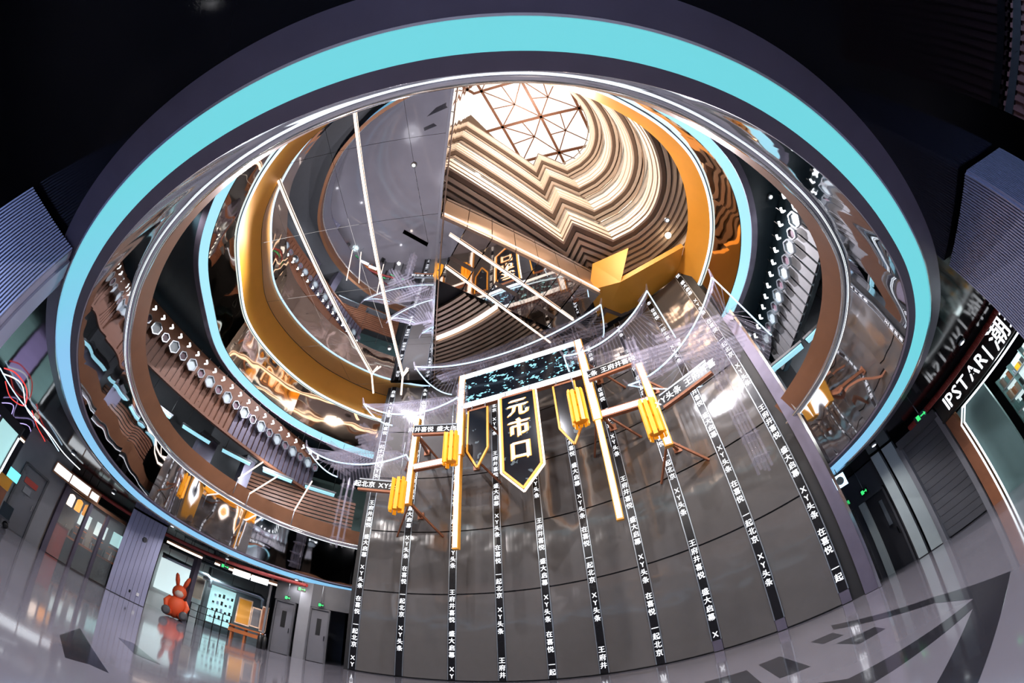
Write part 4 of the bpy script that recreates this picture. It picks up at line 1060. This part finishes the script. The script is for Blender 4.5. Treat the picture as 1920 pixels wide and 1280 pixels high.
# toy shop with lit sign
T0, T1 = polar(63.8, 11.9), polar(84, 10.6); tu = (T1-T0).normalized(); tn = facing(T0, T1); TL = (T1-T0).length
ts = thing('toy_shop_front', 'teal toy shop front with white neon outline', 'shop front', tuple((T0+T1)/2))
wallseg(T0, T0+tu*.35, 0, 2.6, .2).build('side_panel', 'rust', ts)
wallseg(T0+tu*.4-tn*.1, T0+tu*1.5-tn*.1, 0, 2.55, .1).build('wall_panel', 'teal_wall', ts)
for o_ in (.38, .50):
    MB().tube([T0+tu*o_+tn*.03, up(T0+tu*o_+tn*.03, 2.2), up(T0+tu*(o_+.3)+tn*.03, 2.5), up(T1+tn*.03, 2.5+.0*o_)], .028, 5).build('neon_line', 'led_white', ts)
wallseg(T0+tn*.05, T1+tn*.05, 2.62, 3.22, .15).build('sign_board', 'strip_black', ts)
MB().bar(up(T0+tn*.1, 2.60), up(T1+tn*.1, 2.60), .1, .05).build('sign_rail', 'black', ts)
tx = thing('shop_lettering', 'white lit shop name on the black board over the toy shop', 'sign', tuple(up(T0+tu*2.2+tn*.08, 2.9)))
def shop_text(s, x, size):
    for ch in s:
        if ch == ' ': x += size*.3; continue
        m = MB(); v, f = glyph(ch); w = (max(a for a, b in v)-min(a for a, b in v))*size
        put_glyph(m, ch, up(T0+tu*(x+w/2)+tn*.06, 2.91), tu, (0, 0, 1), size, bold=.012); m.build('character', 'led_text', tx); x += w+size*.12
    return x
x_ = shop_text('IPST', .35, .50)
m = MB(); cs = up(T0+tu*(x_+.2)+tn*.06, 2.91)
v, f = glyph('A'); put_glyph(m, 'A', cs, tu, (0, 0, 1), .50, bold=.012); m.build('character', 'led_text', tx)
stp = []
for k in range(10): rr = .12 if k % 2 == 0 else .05; a = math.pi/2+k*math.pi/5; stp.append(cs+tn*.02+tu*(rr*math.cos(a))+Vector((0, 0, rr*math.sin(a)-.02)))
MB().poly(stp).build('star', 'strip_black', tx)
x_ = shop_text('R', x_+.45, .50); x_ = shop_text('| ', x_+.05, .5); shop_text('潮玩', x_, .62)
hs2 = thing('ribbed_hose', 'red ribbed hose above the toy shop lettering', 'hose', tuple(up(T0, 3.2)))
pts2 = [up(T0+tn*.45+tu*(TL*i/24-.8), 3.16) for i in range(25)]; MB().tube(pts2, .06, 8).build('hose', 'red_hose', hs2)
mb = MB()
for i in range(110): p = Vector(pts2[0]).lerp(Vector(pts2[-1]), i/109); mb.tube([p, p+tu*.025], .078, 6)
o = mb.build('ribs', 'red_paint', hs2); o['kind'] = 'stuff'
exit_sign(up(polar(61.5, 10.6), 2.95), (.5, -.86, 0), 'green exit sign left of the toy shop lettering')
# shelves with small products
S0 = T0+tu*1.2-tn*2.2; S1 = T1-tn*1.6; su = (S1-S0).normalized(); sn = facing(S0, S1)
shl = thing('display_shelf', 'white lit display shelving full of toys in the toy shop', 'shelf', tuple((S0+S1)/2))
wallseg(S0, S1, 0, 2.5, .08).build('back_panel', 'shop_white', shl)
SL = (S1-S0).length
for r in range(6): MB().bar(up(S0+sn*.15, .25+r*.38), up(S1+sn*.15, .25+r*.38), .3, .03).build('shelf_board', 'grey_wall', shl)
for k in range(6): MB().bar(S0+su*(SL*k/5)+sn*.15, up(S0+su*(SL*k/5)+sn*.15, 2.5), .04, .3, sn).build('upright', 'teal_wall', shl)
cols = ['black', 'white', 'tan_metal', 'lantern_orange', 'steel_light', 'teal_wall', 'beige_dark', 'rust']
for r in range(6):
    for k in range(16):
        x = SL*(k+.5)/16+random.uniform(-.05, .05); h = random.uniform(.14, .28); w = random.uniform(.10, .18)
        c = up(S0+su*x+sn*.18, .265+r*.38+h/2)
        o = MB().box(c, (w, .14, h), su, sn)
        o.prism([c+su*(-w*.3)+sn*.072+Vector((0, 0, -h*.3)), c+su*(w*.3)+sn*.072+Vector((0, 0, -h*.3)), c+su*(w*.3)+sn*.072+Vector((0, 0, h*.3)), c+su*(-w*.3)+sn*.072+Vector((0, 0, h*.3))], sn*.01)
        mt = random.choice(cols)
        tag(o.build('toy_box', mt), '%s packaged toy, %s in line on the %s shelf' % ({'black': 'black', 'white': 'white', 'tan_metal': 'tan', 'lantern_orange': 'orange', 'steel_light': 'silver', 'teal_wall': 'teal', 'beige_dark': 'dark brown', 'rust': 'rust red'}[mt], ['first', 'second', 'third', 'fourth', 'fifth', 'sixth', 'seventh', 'eighth', 'ninth', 'tenth', 'eleventh', 'twelfth', 'thirteenth', 'fourteenth', 'fifteenth', 'sixteenth'][k], ['lowest', 'second lowest', 'third lowest', 'third highest', 'second highest', 'highest'][r]), 'toy box', 'toy boxes on the shop shelves')
lamp('toy_shop_light', up((T0+T1)/2-tn*.9, 2.4), 60, (.82, .98, 1), .2)
# corrugated red wall panel behind the right column
cp = thing('corrugated_panel', 'dark red corrugated metal panel at the upper right edge', 'panel', tuple(polar(106, 9)))
c0, c1 = Vector((6.3, -1.1, 0)), Vector((5.7, -5.0, 0))
nseg = 60; mb = MB()
for i in range(nseg): 
    a = c0.lerp(c1, i/nseg); b = c0.lerp(c1, (i+1)/nseg); n = facing(c0, c1)*(.06 if i % 2 else -.0)
    mb.prism([up(a, 0), up(b, 0), up(b, L1), up(a, L1)], n+facing(c0, c1)*.03)
o = mb.build('corrugation', 'container_red', cp); MB().bar(up(c0, 3.2), up(c1, 3.2), .2, .12).build('top_rail', 'black_matt', cp)
# ------------------------------------------------------------------ upper gallery (between the two rims)
ub = struct('wall_gallery', label='upper gallery back walls')
G = [polar(-100, 17), polar(-80, 17.2), polar(-66, 18.5), polar(-52, 20.5), polar(-38, 22), polar(-24, 22)]
for k in range(5): wallseg(G[k], G[k+1], 4.4, L2, .1).build('wall_segment', ['brown_slat', 'grey_wall', 'grey_dark', 'grey_wall', 'teal_wall'][k], ub)
Gr = [polar(36, 18), polar(50, 15.5), polar(64, 14), polar(80, 13), polar(100, 13)]
for k in range(4): wallseg(Gr[k], Gr[k+1], 4.4, L2, .1).build('wall_segment', ['grey_dark', 'grey_wall', 'grey_dark', 'tan_metal'][k], ub)
# straight bulkhead with wood slats, hexagon shades and arrow lamps on the left
HA, HB = Vector((-14.3, 3.2, 0)), Vector((-10.3, 15.0, 0)); hu = (HB-HA).normalized(); hn = Vector((hu.y, -hu.x, 0)); HL = (HB-HA).length
bk = thing('slatted_bulkhead', 'long brown slatted bulkhead on the upper left gallery', 'bulkhead', tuple(up(HA, 8)))
NSL = 46
for k in range(NSL):
    a = HA+hu*(HL*k/NSL); b = HA+hu*(HL*(k+.78)/NSL)
    MB().prism([up(a, 7.9), up(b, 7.9), up(b, 9.35), up(a, 9.35)], -hn*.06).build('slat', 'brown_slat' if k < 27 else 'brushed_violet', bk)
MB().prism([up(HA-hn*.07, 7.85), up(HB-hn*.07, 7.85), up(HB-hn*.07, 10.05), up(HA-hn*.07, 10.05)], -hn*.2).build('backing', 'brown_slat', bk)
MB().bar(up(HA, 7.8), up(HB, 7.8), .16, .12).build('lower_rail', 'brown_slat', bk)
def hexrow(A, u, n, N, step, z, side, grp):
    for k in range(N):
        c = up(A+u*(step*(k+.5))+n*.16, z); r = .23 if k % 2 == 0 else .17
        t = thing('hexagon_shade', 'hexagonal shade %s, upper %s gallery row' % (NUM[k], side), 'lamp shade', tuple(c), grp)
        hexp = [c+u*(r*math.sin(math.pi/3*j))+Vector((0, 0, r*1.25*math.cos(math.pi/3*j))) for j in range(6)]
        MB().prism(hexp, n*.03).build('panel', 'shade_pale' if k % 2 == 0 else 'shade_violet', t)
        for j in range(6): MB().bar(hexp[j]+n*.05, hexp[(j+1) % 6]+n*.05, .045, .10, n).build('frame_edge', 'steel_light', t)
        q = up(A+u*(step*(k+.5))+n*.30, z+.52)
        t2 = thing('arrow_lamp', 'white arrow lamp %s, upper %s gallery row' % (NUM[k], side), 'lamp', tuple(q), grp+' arrows')
        for sg in (-1, 1): MB().bar(q, q-u*.11+Vector((0, 0, .11*sg)), .05, .06, n).build('lit_arm', 'lamp_white', t2)
        MB().bar(q+Vector((0, 0, .0)), up(q, z+.85), .02, .02, n).build('stem', 'black', t2)
ORDW = 'first second third fourth fifth sixth seventh eighth ninth tenth eleventh twelfth thirteenth fourteenth fifteenth sixteenth seventeenth eighteenth nineteenth twentieth twenty-first twenty-second twenty-third twenty-fourth'.split()
NUM = [w_+' from the camera end' for w_ in ORDW]
pbr('shade_pale', (.50, .60, .64), .35); pbr('shade_violet', (.20, .13, .17), .35)
hexrow(HA, hu, hn, 24, HL/24, 9.05, 'left', 'hexagon shades on the left')
RA, RB = Vector((8.3, 1.2, 0)), Vector((9.6, 8.6, 0)); ru = (RB-RA).normalized(); rn = Vector((-ru.y, ru.x, 0)); RL = (RB-RA).length
bk2 = thing('slatted_bulkhead', 'dark straight bulkhead on the upper right gallery', 'bulkhead', tuple(up(RA, 8)))
for k in range(20):
    a = RA+ru*(RL*k/20); b = RA+ru*(RL*(k+.8)/20); MB().prism([up(a, 7.9), up(b, 7.9), up(b, 9.4), up(a, 9.4)], -rn*.06).build('slat', 'grey_wall', bk2)
MB().prism([up(RA-rn*.07, 7.85), up(RB-rn*.07, 7.85), up(RB-rn*.07, L2), up(RA-rn*.07, L2)], -rn*.2).build('backing', 'dark_teal', bk2)
hexrow(RA, ru, rn, 16, RL/16, 9.05, 'right', 'hexagon shades on the right')
# gallery glow panels imitating reflected streaks of the light ring, and piers
for k, az in enumerate((-75, -68, -61, -54, -47, -40, -33, 50, 58, 66, 74)):
    d = 16.7 if az < 0 else 11.6
    p = polar(az, d)
    t = thing('streak_panel', 'added pale blue glow panel %s, upper %s gallery' % (['first', 'second', 'third', 'fourth', 'fifth', 'sixth', 'seventh'][k if k < 7 else k-7]+' from the '+('near' if az < 0 else 'wall')+' end', 'left' if az < 0 else 'right'), 'glow panel', tuple(up(p, 7.4)), 'gallery glow panels')
    rd = p.normalized(); tg = Vector((-rd.y, rd.x, 0))
    MB().box(up(p, 7.45), (.30, 1.4, .05), rd, tg).build('diffuser', 'led_cyan_soft', t); MB().box(up(p, 7.52), (.38, 1.5, .08), rd, tg).build('housing', 'grey_dark', t)
    for s in (-.6, .6): MB().tube([up(p+tg*s, 7.55), up(p+tg*s, L2)], .012, 4).build('suspension_rod', 'black', t)
for k, az in enumerate((-52, -45)):
    p = polar(az, 17.5); t = thing('gallery_pier', ['violet grey pier on the upper left gallery', 'narrow grey pier next to the brown slatted gallery wall'][k], 'pier', tuple(up(p, 4.4)))
    MB().box(up(p, 6.2), (.9-.4*k, .5, 3.4), hu, hn).build('shaft', 'brushed_violet', t); MB().box(up(p, 7.95), (1.0-.4*k, .6, .12), hu, hn).build('cap', 'grey_dark', t)
sw = thing('slatted_screen', 'brown horizontal slatted screen on the upper left gallery', 'screen', tuple(up(polar(-38, 18), 4.4)))
a, b = polar(-46, 18.6), polar(-27, 18.0)
for k in range(12): wallseg(a, b, 5.6+k*.19, 5.6+k*.19+.13, .08).build('slat', 'brown_slat', sw)
for k, (x0, y0, x1, y1, lab) in enumerate(((447, 897, 493, 866, 'left'), (468, 925, 520, 893, 'middle'), (552, 957, 585, 902, 'right'))):
    a, b = at_distance(x0, y0, 14.2), at_distance(x1, y1, 15.4)
    t = thing('light_stick', lab+' slanted light stick of three above the copper band', 'light stick', tuple(a), 'slanted light sticks'); MB().tube([a, b], .03, 5).build('tube', 'led_warm', t); MB().tube([a-Vector((0, 0, .6)), a], .02, 4).build('stem', 'steel_light', t)
# ------------------------------------------------------------------ added fill lamps of the halls
def fill_lamp(p, power, col, label, aim=None, spot=None):  # fixtures added to brighten floor, shops, wall and void
    t = thing('fill_lamp', label, 'lamp', tuple(p), 'added fill lamps')
    p = Vector(p); MB().lathe(p-Vector((0, 0, .06)), [(.05, 0), (.10, .0), (.11, .06)], 12).build('housing', 'steel_light', t)
    MB().lathe(p-Vector((0, 0, .075)), [(.03, 0), (.06, .004), (.06, .012)], 12).build('lens', 'lamp_white', t)
    lamp('fill_source', tuple(p-Vector((0, 0, .16))), power, col, .10, 'SPOT' if aim is not None else 'POINT', spot, aim)
DL = [(-68, 14.2), (-52, 15.6), (54, 11.0), (72, 9.8), (118, 8.5), (-118, 7.5), (168, 4.4), (-168, 4.0), (-43.5, 17.6), (-61, 16.0), (-33.5, 17.0), (80, 9.0)]
for k, (az, d) in enumerate(DL):
    lab = ['left of the bar', 'above the pier', 'before the pilasters', 'before the toy shop', 'behind the right column', 'behind the left column', 'behind the camera towards the right column', 'behind the camera towards the left column', 'in the open shop', 'before the glazed bar', 'before the service doors', 'beside the toy shop'][k]
    fill_lamp(up(polar(az, d), L1+.01), 340 if k in (6, 7) else LOW_POWER, (.42, .60, 1.0) if k in (6, 7) else (.96, .95, 1.0), 'added fill lamp in the black ceiling '+lab, None if k in (6, 7) else up(polar(az, d), 0)+Vector((0, .01, 0)), 140)  # added fill; the bluish pair stands in for ring light on the columns
for k, i in enumerate((4, 26, 44, 62, 190, 205)):
    p = ring_at(i, -.9, L2); tgt = wall_pt(STRIP_A[[3, 5, 7, 8, 1, 2][k]], 4.5)
    fill_lamp(p, HIGH_POWER, (1.0, .93, .90), 'added fill spot in the upper gallery ceiling, '+['first', 'second', 'third', 'fourth', 'fifth', 'sixth'][k]+' along the oval', tgt, 110)  # spots added to brighten the panelled wall and gate
for k, (x, y) in enumerate(((-9, 6), (-6, 11.5), (-3, 3), (5.8, 5.0))):
    fill_lamp((x, y, MZ-.02 if k < 3 else 12.4), FLOOD_POWER, (.95, .93, 1.0), ['added fill lamp in the mirror ceiling near the orange parapet', 'added fill lamp in the mirror ceiling near the forked tubes', 'added fill lamp in the mirror ceiling above the camera', 'added fill lamp under the shaft near the right parapet'][k], (x*.7, y*.8+1.5, 0), 172)  # floods added to lift the floor and parapets
for k, az in enumerate((-78, -60, -42, 52, 68)):
    p = up(polar(az, 15.8 if az < 0 else 11.8), 7.2); lamp('gallery_fill', p, GAL_POWER*1.4, (.85, .93, 1.0), .3, 'SPOT', 155, up(p*1.4, 5.0))  # unseen spots added to brighten the gallery back walls
